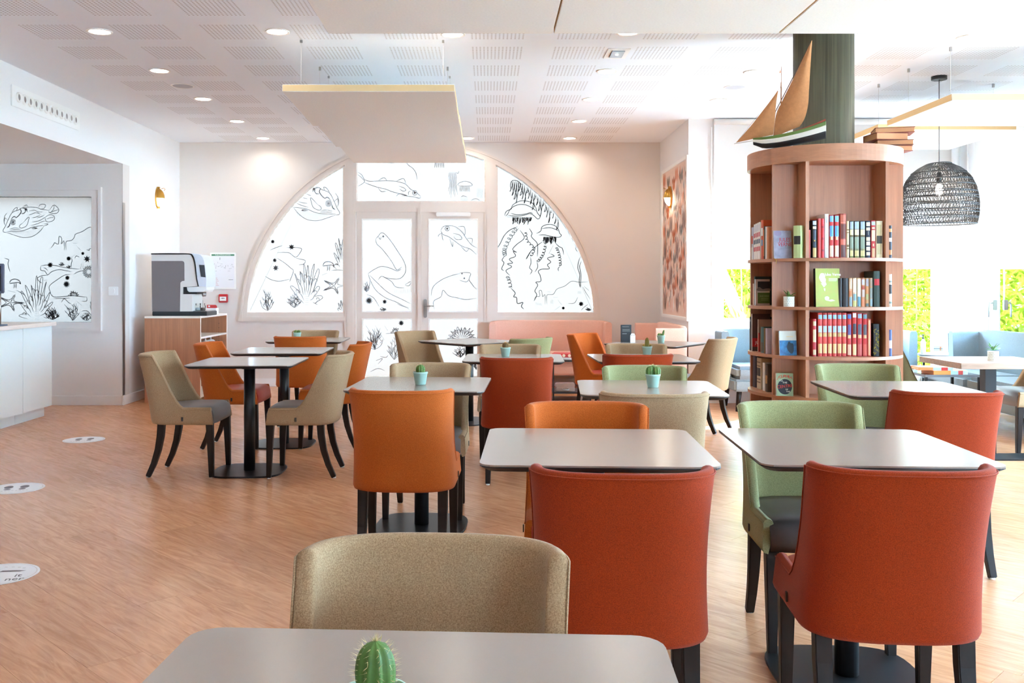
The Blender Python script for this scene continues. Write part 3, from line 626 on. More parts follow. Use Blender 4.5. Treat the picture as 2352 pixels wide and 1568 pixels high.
w7 = plain_window(7, 'tall casement window at the right edge above the blue bench', 'y', *WS[0], XR, 2)
hd = bx('casement_handle', STEEL, w7, XR+.01, XR+.05, 9.28, 9.32, 1.0, 1.1, bevel=.004); MB().tube([(XR+.03, 9.3, 1.07), (XR-.02, 9.3, 1.07), (XR-.025, 9.3, 1.05), (XR-.025, 9.3, .93)], .009, 8).build('lever', STEEL, hd)
for i, q in enumerate(WS[1:]): plain_window(8+i, 'tall right-hand window out past the dining tables', 'y', *q, XR, 3)['group'] = 'windows out of frame'
for i, q in enumerate(RS): plain_window(11+i, 'added rear window letting in fill daylight', 'x', *q, YREAR-.2, 2)['group'] = 'added rear windows'
# ---- roller blinds
def blind(label, axis, a0, a1, z0, p):
    t = thing('roller_blind', label, 'blind', group='white roller blinds'); zt = H-.06
    if axis == 'x':
        MB().add([(a0, p, z0), (a1, p, z0), (a1, p, zt), (a0, p, zt)], [(0, 1, 2, 3)]).build('blind_cloth', BLIND, t)
        bx('bottom_bar', WHITE, t, a0, a1, p-.008, p+.008, z0-.025, z0, bevel=.004); MB().tube([(a0, p, zt+.02), (a1, p, zt+.02)], .03, 12).build('roller_tube', WHITE, t)
    else:
        MB().add([(p, a0, z0), (p, a1, z0), (p, a1, zt), (p, a0, zt)], [(0, 1, 2, 3)]).build('blind_cloth', BLIND, t)
        bx('bottom_bar', WHITE, t, p-.008, p+.008, a0, a1, z0-.025, z0, bevel=.004); MB().tube([(p, a0, zt+.02), (p, a1, zt+.02)], .03, 12).build('roller_tube', WHITE, t)
    return t
ZB = 1.442
t = blind('white roller blind left of the round bookcase', 'x', X(1640, 9.85), 3.46, ZB, 9.85)
MB().tube([(X(1634, 9.82), 9.82, H-.1), (X(1634, 9.82), 9.82, Z(735, 9.82))], .008, 6).build('pull_wand', WHITE, t)
t = blind('white roller blind right of the round bookcase behind the pendant', 'x', 3.52, X(2192, 9.85), ZB, 9.85)
MB().tube([(X(2202, 9.82), 9.82, H-.1), (X(2202, 9.82), 9.82, Z(732, 9.82))], .008, 6).build('pull_wand', WHITE, t)
t = blind('white roller blind on the right wall at the edge of the photo', 'y', 7.9, 9.5, ZB-.01, 4.94)
MB().tube([(4.9, 9.56, H-.1), (4.9, 9.56, Z(712, 9.56))], .008, 6).build('pull_wand', WHITE, t)
struct(MB().lathe([(.035, 0), (.035, H)], 14, (4.88, 9.78)).build('trim_3', WHITE), 'white vertical pipe in the corner between the windows', 'trim')
# ---- outside
struct(MB().box(-30, 30, -30, 40, -.5, -.17).build('ground', mat('pale_bounce_ground', (216, 212, 206), .9, noise=(3, .2))), 'unseen pale ground outside, added to bounce daylight in', 'ground')  # unseen ground added and kept pale to bounce daylight indoors
def hedge(name, label, x0, x1, y0, y1, z1, n, seed):
    t = thing(name, label, 'hedge', ((x0+x1)/2, (y0+y1)/2, -.17)); r = random.Random(seed); ox, oy = (x0+x1)/2, (y0+y1)/2
    lv = MB(); st = MB()
    for _ in range(n):
        p = Vector((r.uniform(x0, x1)-ox, r.uniform(y0, y1)-oy, r.uniform(.1, z1)))
        dv = Vector((r.gauss(0, 1), r.gauss(0, 1), r.gauss(-.5, .6))).normalized(); L = r.uniform(.08, .16); sd_ = dv.cross(Vector((r.gauss(0, 1), r.gauss(0, 1), r.gauss(0, 1)))).normalized()*L*.17
        lv.add([p, p+dv*L*.4+sd_, p+dv*L, p+dv*L*.4-sd_], [(0, 1, 2, 3)])
    for _ in range(40):
        x, y = r.uniform(x0, x1)-ox, r.uniform(y0, y1)-oy
        st.tube([(x, y, 0), (x+r.uniform(-.1, .1), y, z1*.6), (x+r.uniform(-.2, .2), y, z1)], [.014, .012, .004], 5)
    o = lv.build('leaves', LEAFM, t); o['kind'] = 'stuff'
    o = st.build('canes', mat('bamboo_cane', (120, 108, 40), .6), t); o['kind'] = 'stuff'
hedge('bamboo_hedge', 'yellow-green bamboo hedge outside the bay windows', 2.6, 7.2, 12.0, 12.8, 2.3, 34000, 5)
hedge('bamboo_hedge', 'bright leafy hedge outside the right-hand window', 7.0, 7.8, 6.5, 11.4, 2.0, 24000, 6)
t = thing('palm_tree', 'pale slanting palm trunk with narrow fronds outside the left bay window', 'tree', (3.0, 11.3, -.17))
MB().tube([(.25, 0, 0), (.1, 0, .9), (-.25, 0, 1.7), (-.5, .05, 2.5)], [.1, .085, .075, .07], 10).build('trunk', mat('palm_bark', (128, 114, 102), .9, noise=(30, .35), stretch=(1, 1, 3)), t)
fr = MB()
for k in range(26):
    a = R(-80+k*6.4); L = .45+.15*((k*7) % 5)/4
    fr.add([(.1, 0, .7), (.1+L*.5*math.sin(a)+.02, -.06, .72+L*.6*math.cos(a)), (.1+L*math.sin(a), -.1, .7+L*math.cos(a)), (.1+L*.5*math.sin(a)-.02, -.06, .72+L*.6*math.cos(a))], [(0, 1, 2, 3)])
fr.build('fronds', LEAFM, t)
# ================================================================ CHAIRS
def chair_meshes():
    """local: faces +y, origin on the floor under the seat centre"""
    HW, YF, YS, YR, ZB0, ZS, ZT, TH = .232, .215, -.06, -.225, .345, .458, .80, .034
    path = []
    for k in range(14): path.append((HW, YF-(YF-YS)*k/14))
    for k in range(41):
        a = PI*k/40; cx_, sy_ = math.cos(a), math.sin(a); e = .72
        path.append((HW*math.copysign(abs(cx_)**e, cx_), YS-(YS-YR)*abs(sy_)**e))
    for k in range(1, 15): path.append((-HW, YS+(YF-YS)*k/14))
    n = len(path); nrm = []
    for i in range(n):
        a = path[max(i-1, 0)]; b = path[min(i+1, n-1)]; dx, dy = b[0]-a[0], b[1]-a[1]; L = math.hypot(dx, dy)
        nrm.append((-dy/L, dx/L) if True else 0)
    nrm = [(-q[0], -q[1]) if q[0]*p[0]+q[1]*(p[1]-.05) < 0 else q for q, p in zip(nrm, path)]
    def hgt(yb):
        t = max(0, min(1, (.04-yb)/.118)); return ZS+(ZT-ZS)*t**1.75
    def lean(z):
        s_ = max(0, (z-ZB0)/(ZT-ZB0)); return -.092*s_**1.15
    def pt(i, z, off):
        p, q = path[i], nrm[i]; s_ = max(0, (z-ZB0)/(ZT-ZB0)); sq = 1-.05*math.sin(PI*s_)
        return ((p[0]*sq+q[0]*off), p[1]+q[1]*off+lean(z), z)
    rows, rim = [], []
    for i in range(n):
        h = hgt(path[i][1]); h -= .006*abs(math.sin(PI*(i/(n-1)-.5)))*0
        r = []
        r.append(pt(i, ZB0, -.02)); r.append(pt(i, ZB0+.004, -.006))
        nv = 11
        for k in range(nv): r.append(pt(i, ZB0+.018+(h-.014-ZB0-.018)*k/(nv-1), 0))
        for a in (40, 75, 105, 140): r.append(pt(i, h-.014+.014*math.sin(R(a)), -TH/2+TH/2*math.cos(R(a))))
        for k in range(7): r.append(pt(i, (h-.014)+(ZS-.05-(h-.014))*k/6, -TH))
        rows.append(r); rim.append(pt(i, h-.012, .0012))
    sh = MB(); sh.grid(rows)
    for e, rv in ((0, False), (n-1, True)):       # close the front ends of the side panels
        o = len(sh.v); sh.v += [tuple(p) for p in rows[e]]; f = [o+k for k in range(len(rows[e]))]
        sh.f.append(f if rv else f[::-1]); sh.mi.append(0); sh.sm.append(False)
    pip = MB().tube(rim, .0022, 5)
    # seat cushion: leather top that rolls over the front edge
    st = MB(); srows = []
    prof = [(-.19, .452), (-.1, .461), (0, .466), (.1, .468), (.17, .466), (.2, .459), (.218, .444), (.226, .42), (.226, .385), (.222, .352), (.2, .345), (.0, .345), (-.19, .345)]
    for k in range(15):
        s_ = -1+2*k/14; x = s_*.2035; e = abs(s_)**6
        r = []
        for y, z in prof:
            yy = y if y > -.1 else y+.05*abs(s_)**3
            bul = -.012*e if z > .4 else 0
            r.append((x, yy-(.012*abs(s_)**3 if y > .15 else 0), z+bul))
        srows.append(r)
    st.grid(srows, closev=True)
    for e, fl_ in ((0, 0), (14, 1)):
        o = len(st.v); st.v += srows[e]; f = [o+k for k in range(len(srows[e]))]; st.f.append(f[::-1] if fl_ else f); st.mi.append(0); st.sm.append(False)
    return sh.mesh('chair_shell', None, fix=True), pip.mesh('piping', None), st.mesh('chair_seat', None, fix=True)
def leg_mesh(front):
    if front: path = [(0, 0, .352), (0, .006, .2), (0, .012, .006)]; rr = [.031, .027, .021]
    else: path = [(0, 0, .352), (0, -.006, .27), (0, -.022, .18), (0, -.05, .09), (0, -.088, .006)]; rr = [.031, .030, .027, .024, .021]
    return MB().tube(path, rr, 4, smooth=False, sq=(1, 0, 0)).mesh('leg', LEG, bevel=.003)
SHELL, PIPE, SEATM = chair_meshes()
LEGF, LEGR = leg_mesh(True), leg_mesh(False)
GLIDE = MB().lathe([(.012, 0), (.012, .008)], 8).mesh('glide', WHITE)
TABM = MB().box(-.002, .002, -.006, .006, -.013, .013).mesh('label_tab', flat((58, 54, 50)))
VAR = {}
def chair_kind(key, fab, lea):
    a, b, c_ = SHELL.copy(), PIPE.copy(), SEATM.copy()
    for me, m in ((a, fab), (b, fab), (c_, lea)): me.materials.clear(); me.materials.append(m)
    VAR[key] = (a, b, c_)
chair_kind('taupe', TAUPE, L_GREY); chair_kind('orange', ORANGE, L_RED); chair_kind('rust', RUST, L_RED); chair_kind('green', GREEN, L_DARK)
chair_kind('olive', fabric('olive_wool', (104, 94, 62), (78, 70, 44)), L_DARK)
def chair(key, x, y, rz, label):
    """rz = 0 faces away from the camera (+y)"""
    t = thing('dining_chair', label, 'chair', (x, y, 0), R(rz), 'upholstered dining chairs')
    a, b, c_ = VAR[key]
    s_ = ob('backrest_shell', a, t); ob('piping', b, s_); ob('seat', c_, t)
    ob('label_tab', TABM, s_, (.2335, .02, .385)); ob('label_tab', TABM, s_, (-.2335, .02, .385))
    for sx in (-1, 1):
        for me, yy, g in ((LEGF, .188, (0, .012)), (LEGR, -.13, (0, -.088))):
            l = ob('leg', me, t, (sx*(.196 if yy > 0 else .178), yy, 0)); ob('glide', GLIDE, l, (0, g[1], 0))
    return t
CH = [
 ('taupe', -.105, 1.40, 177, 'large taupe chair in the foreground facing the viewer'),
 ('rust', 1.06, 2.56, -5, 'rust red chair seen from behind at the right front'),
 ('rust', .345, 2.53, -3, 'rust red chair seen from behind in the front centre'),
 ('green', 1.165, 3.35, 177, 'sage green chair with dark seat at the front right table'),
 ('orange', .36, 3.34, 177, 'orange chair facing the viewer just behind the front centre table'),
 ('taupe', .715, 4.155, -3, 'taupe chair seen from behind below the cactus table in the middle'),
 ('orange', -.37, 4.28, -3, 'orange chair seen fully from behind left of centre'),
 ('taupe', -.337, 5.15, 177, 'taupe chair facing the viewer behind the single-cactus table'),
 ('rust', .188, 6.06, -3, 'rust red chair seen from behind in front of the pink bench'),
 ('taupe', .16, 6.86, 178, 'taupe chair facing the viewer behind the brown round cactus'),
 ('green', .235, 8.13, 42, 'sage green chair top just below the pink bench'),
 ('taupe', -.58, 8.95, -138, 'taupe chair in front of the glazed double door'),
 ('taupe', -1.99, 6.26, -90, 'taupe chair with grey seat at the far left facing right'),
 ('taupe', -1.215, 6.24, 90, 'taupe chair with grey seat facing left at the left table'),
 ('orange', -1.955, 7.29, -90, 'orange chair facing right beside the coffee cabinet'),
 ('orange', -1.225, 7.31, 90, 'orange chair facing left in front of the left door leaf'),
 ('orange', -1.66, 8.44, 0, 'orange chair seen from behind between the two left rear tables'),
 ('taupe', -1.70, 9.05, 180, 'taupe chair farthest back under the left quarter window'),
 ('rust', .985, 6.33, 0, 'rust red chair back just behind the sage green chair'),
 ('green', .85, 4.975, 177, 'sage green chair facing the viewer behind the three-headed cactus'),
 ('taupe', 1.115, 6.91, 178, 'taupe chair facing the viewer behind the tall orange cactus'),
 ('orange', 1.05, 8.55, -125, 'orange chair turned right beside the pink bench'),
 ('taupe', 1.82, 8.09, 55, 'taupe chair with pale seat angled left beside the bookcase'),
 ('rust', 1.98, 4.205, -4, 'rust red chair seen from behind at the right middle table'),
 ('green', 2.06, 5.08, 176, 'sage green chair standing against the round bookcase'),
 ('olive', 3.16, 6.98, -90, 'dark olive chair just right of the round bookcase'),
 ('taupe', 4.12, 7.12, 90, 'taupe chair at the far right edge under the wooden table'),
]
for c in CH: chair(*c)
# ================================================================ TABLES
HT = .738
def table_parts():
    P = rrect(.345, .345, .045, 5); q = rrect(.325, .325, .04, 5)
    top = MB().prism(P, HT-.005, HT).mesh('tabletop', TOPM)
    eg = MB(); n = len(P)
    eg.grid([[(*p, HT-.0052) for p in P], [(*p, HT-.009) for p in P], [(*p, HT-.022) for p in q]], closev=True, smooth=False)
    eg.add([(*p, HT-.022) for p in q], [list(range(n))[::-1]])
    nk = MB().grid([[(*p, HT-.0222) for p in rrect(.11, .11, .03)], [(*p, HT-.032) for p in rrect(.1, .1, .03)], [(*p, HT-.05) for p in rrect(.045, .045, .03)]], closev=True, smooth=False)
    pole = MB().lathe([(.037, .01), (.037, HT-.04)], 20)
    base = MB(); sup = []
    for k in range(40):
        a = 2*PI*k/40; c_, s_ = math.cos(a), math.sin(a); sup.append((.235*math.copysign(abs(c_)**.55, c_), .235*math.copysign(abs(s_)**.55, s_)))
    base.prism(sup, 0, .011)
    return top, eg.mesh('edge', DARKEDGE), nk.mesh('bracket', BLACK), pole.mesh('pole', BLACK), base.mesh('base', BLACK, bevel=.002)
TP = table_parts()
def table(x, y, rz, label):
    t = thing('cafe_table', label, 'table', (x, y, 0), R(rz), 'square cafe tables')
    for nme, me in zip(('tabletop', 'table_edge', 'bracket', 'pole', 'base_plate'), TP): ob(nme, me, t)
    return t
for a in [(-.109, 1.04, -3, 'taupe square table nearest the viewer with a single cactus'),
          (.335, 2.99, -2.8, 'empty square table in the front centre behind the rust chair'),
          (1.145, 2.99, -3, 'empty square table at the front right beside the green chair'),
          (.8, 4.68, -4, 'square table with the three-headed cactus in the middle'),
          (-.345, 4.86, -3.5, 'square table with the single ribbed cactus left of centre'),
          (.18, 6.6, -2, 'square table with the brown round cactus near the bench'),
          (-.17, 8.55, 42, 'square table turned cornerwise before the glazed doors'),
          (-1.6, 6.28, 1.5, 'square table between the two taupe chairs on the left'),
          (-1.6, 7.35, 1.5, 'square table between the two orange chairs on the left'),
          (-1.68, 8.8, 1, 'rear left square table with the small globe cacti'),
          (1.08, 6.6, 1, 'square table with the tall orange-spined cactus'),
          (1.475, 8.25, -35, 'square table turned cornerwise beside the pink corner bench'),
          (2.04, 4.65, -3.5, 'square table in front of the round bookcase')]: table(*a)
t = thing('wooden_table', 'square table with thick brown wood top on a black post', 'table', (3.68, 6.89, 0), 0)
MB().box(-.36, .36, -.32, .32, .658, .70).build('tabletop', OAKTOP, t, bevel=.002)
bx('post', BLACK, t, -.04, .04, -.04, .04, .01, .658); bx('base_plate', BLACK, t, -.3, .3, -.24, .0, 0, .012, bevel=.002); bx('bracket', BLACK, t, -.12, .12, -.12, .12, .64, .6575)
# ================================================================ CACTUS POTS
def pot(x, y, z, s=1):
    p = MB().lathe([(.024*s, 0), (.027*s, .003*s), (.0355*s, .056*s), (.0375*s, .058*s), (.0375*s, .066*s), (.034*s, .066*s), (.0335*s, .056*s)], 24)
    return p
def globe(mb, sp, c, r, h, ribs=10, seed=0, spine=.007, bend=0):
    n = ribs*4; o = Vector(c); rr = random.Random(seed); prof = []
    for j in range(13):
        t_ = j/12; prof.append((r*(.74+.26*math.sin(PI/2*t_/.45)) if t_ < .45 else r*max(0, 1-((t_-.45)/.55)**2.4)**.5, h*t_))
    prof[-1] = (.0008, h)
    q = MB().lathe(prof, n, rib=lambda a, z: .9+.1*math.cos(a*ribs))
    mb.add([(v_[0]+o.x+bend*v_[2]/h, v_[1]+o.y, v_[2]+o.z) for v_ in q.v], q.f, 0, True)
    for k in range(ribs):
        a = 2*PI*k/ribs
        for j in range(1, 12):
            rad, z = prof[j]
            for e in range(3):
                b = Vector((math.cos(a)*rad+bend*z/h, math.sin(a)*rad, z))+o
                dv = Vector((math.cos(a)+rr.uniform(-.7, .7), math.sin(a)+rr.uniform(-.7, .7), rr.uniform(-.2, 1.0))).normalized()*spine
                w = Vector((-math.sin(a), math.cos(a), 0))*.0004
                sp.add([b-w, b+w, b+dv], [(0, 1, 2)])
    for e in range(24):
        b = o+Vector((bend, 0, h*.97)); dv = Vector((rr.gauss(0, 1), rr.gauss(0, 1), 1.2)).normalized()*spine*1.2
        sp.add([b+Vector((-.0005, 0, 0)), b+Vector((.0005, 0, 0)), b+dv], [(0, 1, 2)])
def cactus(label, x, y, heads, z=HT, s=1, skin=CACT, sp_m=SPINE, spine=.007):
    t = thing('potted_cactus', label, 'cactus', (x, y, z), 0, 'small cacti in mint pots')
    p = pot(0, 0, 0, s).build('pot', MINT, t); MB().lathe([(.0005, .058*s), (.0335*s, .058*s)], 20, smooth=False).build('soil', SOIL, p)
    c_, sp = MB(), MB()
    for i, hd in enumerate(heads): globe(c_, sp, (hd[0], hd[1], .055*s), hd[2], hd[3], hd[4] if len(hd) > 4 else 10, i, spine, hd[5] if len(hd) > 5 else 0)
    b = c_.build('cactus_body', skin, t); o = sp.build('spines', sp_m, b); o['kind'] = 'stuff'
BROWNC = mat('brown_cactus', (132, 104, 66), .8, noise=(60, .4)); GOLD = mat('golden_spines', (214, 150, 66), .7); OLIVEC = mat('olive_cactus', (132, 116, 44), .6, noise=(80, .4))
cactus('upright ribbed cactus cut off at the bottom edge of the photo', -.124, 1.03, [(0, 0, .0225, .066, 10)], spine=.009)
cactus('cluster of three ribbed cactus heads in a mint pot', .825, 4.684, [(-.016, 0, .02, .05, 9), (.018, -.004, .021, .05, 9), (.002, .014, .02, .054, 9)], spine=.01)
cactus('single ribbed cactus in a mint pot left of centre', -.347, 4.807, [(0, 0, .024, .048, 10)], spine=.009)
cactus('round brown spiny cactus in a mint pot', .125, 6.69, [(0, 0, .024, .048, 12)], skin=BROWNC, sp_m=GOLD)
cactus('tall orange-spined cactus with two offsets in a mint pot', 1.155, 6.8, [(0, 0, .016, .075, 10), (-.024, 0, .011, .024, 8), (.024, 0, .011, .024, 8)], skin=OLIVEC, sp_m=GOLD, spine=.005)
cactus('leaning green cactus pads in a mint pot by the pink corner bench', 1.53, 8.28, [(-.018, 0, .014, .03, 8), (.0, .01, .013, .028, 8), (.014, 0, .01, .06, 6, .012)])
cactus('two small globe cacti in a mint pot at the rear left', -1.79, 8.78, [(-.014, 0, .017, .034, 9), (.015, 0, .016, .034, 9)])
# ================================================================ BENCHES
def bench(name, label, loc, rz, W, fab, D=.66, HB=.82, seat=.45, cushions=1, wing=.34):
    """local: back along +y side, faces -y"""
    t = thing(name, label, 'bench', loc, rz); th = .075; hw = W/2
    b = MB(); rows = []
    # winged back as one bent slab
    path = [(-hw, -wing), (-hw, -.06), (-hw+.05, -.012), (-hw+.12, 0), (-hw+.2, 0), (-hw+.35, 0), (0, 0), (hw-.35, 0), (hw-.2, 0)]+[(hw-.12, 0), (hw-.05, -.012), (hw, -.06), (hw, -wing)]
    path = cat_rom(path, 4); n = len(path)
    for i, p in enumerate(path):
        a = path[max(i-1, 0)]; c_ = path[min(i+1, n-1)]; dx, dy = c_[0]-a[0], c_[1]-a[1]; L = math.hypot(dx, dy); nx, ny = dy/L, -dx/L
        z0 = .2; drop = .02*(abs(p[0])/hw)**8
        rows.append([(p[0], p[1], z0), (p[0], p[1], HB-.02-drop), (p[0]+nx*.012, p[1]+ny*.012, HB-drop), (p[0]+nx*(th-.012), p[1]+ny*(th-.012), HB-drop), (p[0]+nx*th, p[1]+ny*th, HB-.02-drop), (p[0]+nx*th*1.4, p[1]+ny*th*1.4, z0)])
    b.grid(rows, closev=True)
    for e, rv in ((0, 0), (n-1, 1)):
        o = len(b.v); b.v += rows[e]; f = [o+k for k in range(6)]; b.f.append(f if rv else f[::-1]); b.mi.append(0); b.sm.append(False)
    b.build('backrest', fab, t, fix=True)
    bx('seat_base', fab, t, -hw+.06, hw-.06, -D, -.08, .2, seat-.13, bevel=.02)
    w = (W-.16)/cushions
    for k in range(cushions):
        bx('seat_cushion', fab, t, -hw+.08+k*w+.002, -hw+.08+(k+1)*w-.002, -D-.01, -.1, seat-.13, seat, bevel=.035, seg=4)
    for sx in (-1, 1):
        for yy in (-D+.06, -.1):
            MB().tube([(sx*(hw-.12), yy, .205), (sx*(hw-.1), yy, 0)], [.026, .018], 8).build('leg', LEG, t)
    return t
bench('wing_back_bench', 'salmon pink wing-back bench against the back wall', (X(1265, 11.15), YB-.03, 0), 0, 1.46, PINK)
bench('wing_back_bench', 'pink corner bench under the coral wallpaper panel', (XR2-.04, 10.4, 0), -PI/2, 1.42, PINK, D=.62)
bench('wing_back_bench', 'pale blue bench along the bay window behind the bookcase', (3.35, 9.8, 0), 0, 1.98, BLUE, D=.62, HB=.8, cushions=3)
bench('wing_back_bench', 'pale blue bench along the right wall at the photo edge', (4.84, 8.22, 0), -PI/2, 1.85, BLUE, D=.64, HB=.82, cushions=2)
# ================================================================ BLACK FRAME CONSOLE WITH GAMES
t = thing('console_table', 'black metal frame console with lower shelf before the pink bench', 'table', (.88, 10.05, 0))
for sx in (-.2, .19):
    for sy in (-.2, .19): bx('leg', BLACK, t, sx, sx+.015, sy, sy+.015, 0, .44)
bx('tabletop', BLACK, t, -.22, .22, -.22, .22, .44, .46); bx('shelf', BLACK, t, -.2, .205, -.2, .205, .105, .12); bx('shelf', BLACK, t, -.2, .205, -.2, .205, .02, .032)
t = thing('game_box', 'red and white board game box with round medallions on the console', 'box', (.845, 10.02, .461), R(-12))
bx('lid', flat((206, 62, 56)), t, -.15, .15, -.11, .11, .02, .06); bx('tray', flat((236, 226, 216)), t, -.147, .147, -.107, .107, 0, .02)
for k in range(3):
    MB().lathe([(.016, -.002), (.016, 0)], 14).build('medallion', flat((238, 214, 180)), t, (-.02+k*.06, -.1105, .04)).rotation_euler = (PI/2, 0, 0)
t = thing('metal_case', 'small silver metal case with handle on the console shelf', 'case', (.82, 9.97, .121))
bx('case_body', STEEL, t, -.1, .1, -.07, .07, 0, .045, bevel=.006); bx('case_lid', STEEL, t, -.1, .1, -.07, .07, .046, .085, bevel=.006)
MB().tube([(-.035, -.072, .03), (-.03, -.09, .02), (.03, -.09, .02), (.035, -.072, .03)], .005, 6).build('handle', STEEL, t); bx('latch', STEEL, t, -.012, .012, -.076, -.07, .03, .06)
# menu board and dispenser on the rear corner table
t = thing('menu_board', 'small black chalk menu board on the cornerwise table', 'menu board', (1.235, 8.38, HT), R(8))
bx('board', flat((34, 34, 36)), t, -.048, .048, -.006, .006, 0, .155, bevel=.002)
ch = MB()
for k, (z, w) in enumerate(((.138, .03), (.112, .034), (.1, .036), (.075, .02))):
    ch.tube([(-.036+w*2*i/14, -.0065, z+.003*math.sin(i*2.3+k)) for i in range(15)], .0009, 4)
ch.build('chalk_writing', PAPER, t)
t = thing('paper_tag', 'small white paper tag standing beside the menu board', 'tag', (1.285, 8.31, HT), R(4))
MB().prism([(-.022, 0), (.022, 0), (.022, .062), (.012, .08), (-.012, .08), (-.022, .062)], -.004, .004, 'y').build('card', WHITE, t)
for s_ in (-1, 1): MB().lathe([(.004, 0), (.004, .001)], 8).build('punched_hole', INK, t, (s_*.009, -.0045, .066)).rotation_euler = (PI/2, 0, 0)
# ================================================================ RIGHT CORNER: round table, coffee table
t = thing('round_side_table', 'small round grey side table in the window corner', 'table', (4.62, 9.52, 0))
MB().lathe([(.225, .525), (.23, .53), (.23, .545), (.225, .55)], 36).build('tabletop', mat('grey_lacquer', (150, 150, 154), .35), t)
MB().lathe([(.2, .49), (.2, .522)], 36).build('apron', mat('dark_grey_lacquer', (84, 86, 92), .4), t)
for k in range(3): a = 2*PI*k/3+.5; MB().tube([(.17*math.cos(a), .17*math.sin(a), .5), (.19*math.cos(a), .19*math.sin(a), 0)], .011, 8).build('leg', BLACK, t)
t = thing('info_card', 'white printed card with a small colour picture on the round table', 'card', (4.52, 9.4, .551), R(-6))
bx('card', WHITE, t, -.075, .075, -.004, .004, 0, .205); bx('picture', flat((196, 214, 222)), t, -.045, .045, -.0052, -.004, .035, .085); bx('picture', flat((200, 130, 90)), t, .012, .03, -.0058, -.0051, .04, .08); bx('picture', flat((90, 96, 110)), t, -.045, .04, -.0062, -.0057, .056, .062)
for k in range(4): bx('text_line', flat((170, 176, 186)), t, -.04+.006*k, .04-.006*k, -.0048, -.004, .175-k*.018, .178-k*.018)
t = thing('chalk_board', 'small black chalk board leaning on a wooden foot on the round table', 'menu board', (4.715, 9.46, .551), R(-10))
bx('board', flat((74, 76, 84)), t, -.058, .058, -.005, .005, .012, .21).rotation_euler = (R(-5), 0, 0); bx('foot', BEECH, t, -.065, .065, -.03, .03, 0, .014)
ch = MB()
for k, (z, w, a) in enumerate(((.19, .03, -.02), (.15, .036, -.046), (.137, .04, -.046), (.11, .02, -.046))):
    ch.tube([(a+w*2*i/14, -.0065+.0*z, z+.003*math.sin(i*2.1+k)) for i in range(15)], .0012, 4)
ch.build('chalk_writing', PAPER, t).rotation_euler = (R(-5), 0, 0)
def leafy(name, label, cat, loc, potmb, potm, leaves, lm, group=None):
    t = thing(name, label, cat, loc, group=group); p = potmb.build('pot', potm, t)
    for a, b, L, w in leaves:
        dv = Vector((math.cos(a)*math.cos(b), math.sin(a)*math.cos(b), math.sin(b))); sd_ = dv.cross(Vector((0, 0, 1)))
        sd_ = sd_.normalized() if sd_.length > .1 else Vector((1, 0, 0)); up = sd_.cross(dv)
        o = Vector((0, 0, leaves_z)); q = MB(); rows = []
        for k in range(6):
            s_ = k/5; ww = w*math.sin(PI*min(.98, .12+.86*s_)); c_ = o+dv*L*s_+Vector((0, 0, -.18*L*s_*s_))
            rows.append([c_-sd_*ww, c_+up*ww*.35, c_+sd_*ww, c_-up*ww*.35])
        q.grid(rows, closev=True).build('leaf', lm, t)
    return t
LEAFG = mat('succulent_leaf', (74, 122, 58), .5); LEAFB = mat('bright_succulent', (110, 190, 120), .5)
leaves_z = .075
leafy('potted_succulent', 'bright green rosette in a glossy dark pot on the round table', 'plant', (4.76, 9.36, .551), MB().lathe([(.02, 0), (.036, .012), (.043, .04), (.042, .075), (.038, .075)], 24), mat('dark_glazed_pot', (42, 46, 60), .2), [(k*1.05, .5+.5*(k % 2), .045, .012) for k in range(12)], LEAFB)
DIAMOND = mat('patterned_white_pot', (238, 236, 226), .5)
def tri_pot(r, h, rows_=5, n=18):
    p = MB().lathe([(r*.97, 0), (r, .003), (r, h), (r*.92, h), (r*.92, h-.01)], 28)
    for j in range(rows_):
        for k in range(n):
            a = 2*PI*(k+.5*(j % 2))/n; da = 2*PI/n*.42; z0 = h*(.08+.86*j/rows_); z1 = z0+h*.86/rows_*.8
            e = r*1.006
            p.add([(e*math.cos(a-da), e*math.sin(a-da), z1), (e*math.cos(a+da), e*math.sin(a+da), z1), (e*math.cos(a), e*math.sin(a), z0)], [(0, 2, 1)], 1)
    return p
GREYP = flat((176, 178, 160))
leafy('potted_succulent', 'dark green pointed succulent in a triangle-patterned pot on the wooden table', 'plant', (X(2281, 6.8), 6.8, .70), tri_pot(.037, .068), [DIAMOND, GREYP], [(k*.83, .35+.28*(k % 4), .06+.012*(k % 3), .0075) for k in range(16)], LEAFG)
t = thing('hand_gel_bottle', 'slim white pump bottle behind the info card', 'bottle', (4.425, 9.52, .551))
MB().lathe([(.022, 0), (.024, .01), (.024, .12), (.012, .14), (.009, .15)], 16).build('bottle_body', WHITE, t); MB().lathe([(.01, .15), (.01, .165), (.004, .168), (.004, .185), (.012, .187), (.012, .195)], 12).build('pump', BLACK, t)
t = thing('agave_plant', 'spiky green agave in a low pot beside the bay window', 'plant', (4.04, 9.0, 0))
MB().lathe([(.09, 0), (.12, .42), (.125, .44), (.1, .44)], 24).build('pot', WHITE, t)
for k in range(9):
    a = k*2.4; b = .35+.1*(k % 3); L = .15; dv = Vector((math.cos(a)*math.cos(b), math.sin(a)*math.cos(b), math.sin(b)))
    sd_ = Vector((-math.sin(a), math.cos(a), 0)); rows = []
    for i in range(5): s_ = i/4; ww = .022*(1-s_)**.7+.0006; c_ = Vector((0, 0, .43))+dv*L*s_-Vector((0, 0, .05*s_*s_)); rows.append([c_-sd_*ww, c_-Vector((0, 0, ww*.4)), c_+sd_*ww, c_+Vector((0, 0, ww*.1))])
    MB().grid(rows, closev=True).build('leaf', LEAFG, t)
t = thing('coffee_table', 'low black metal frame coffee table with stacked books', 'table', (3.93, 8.15, 0))
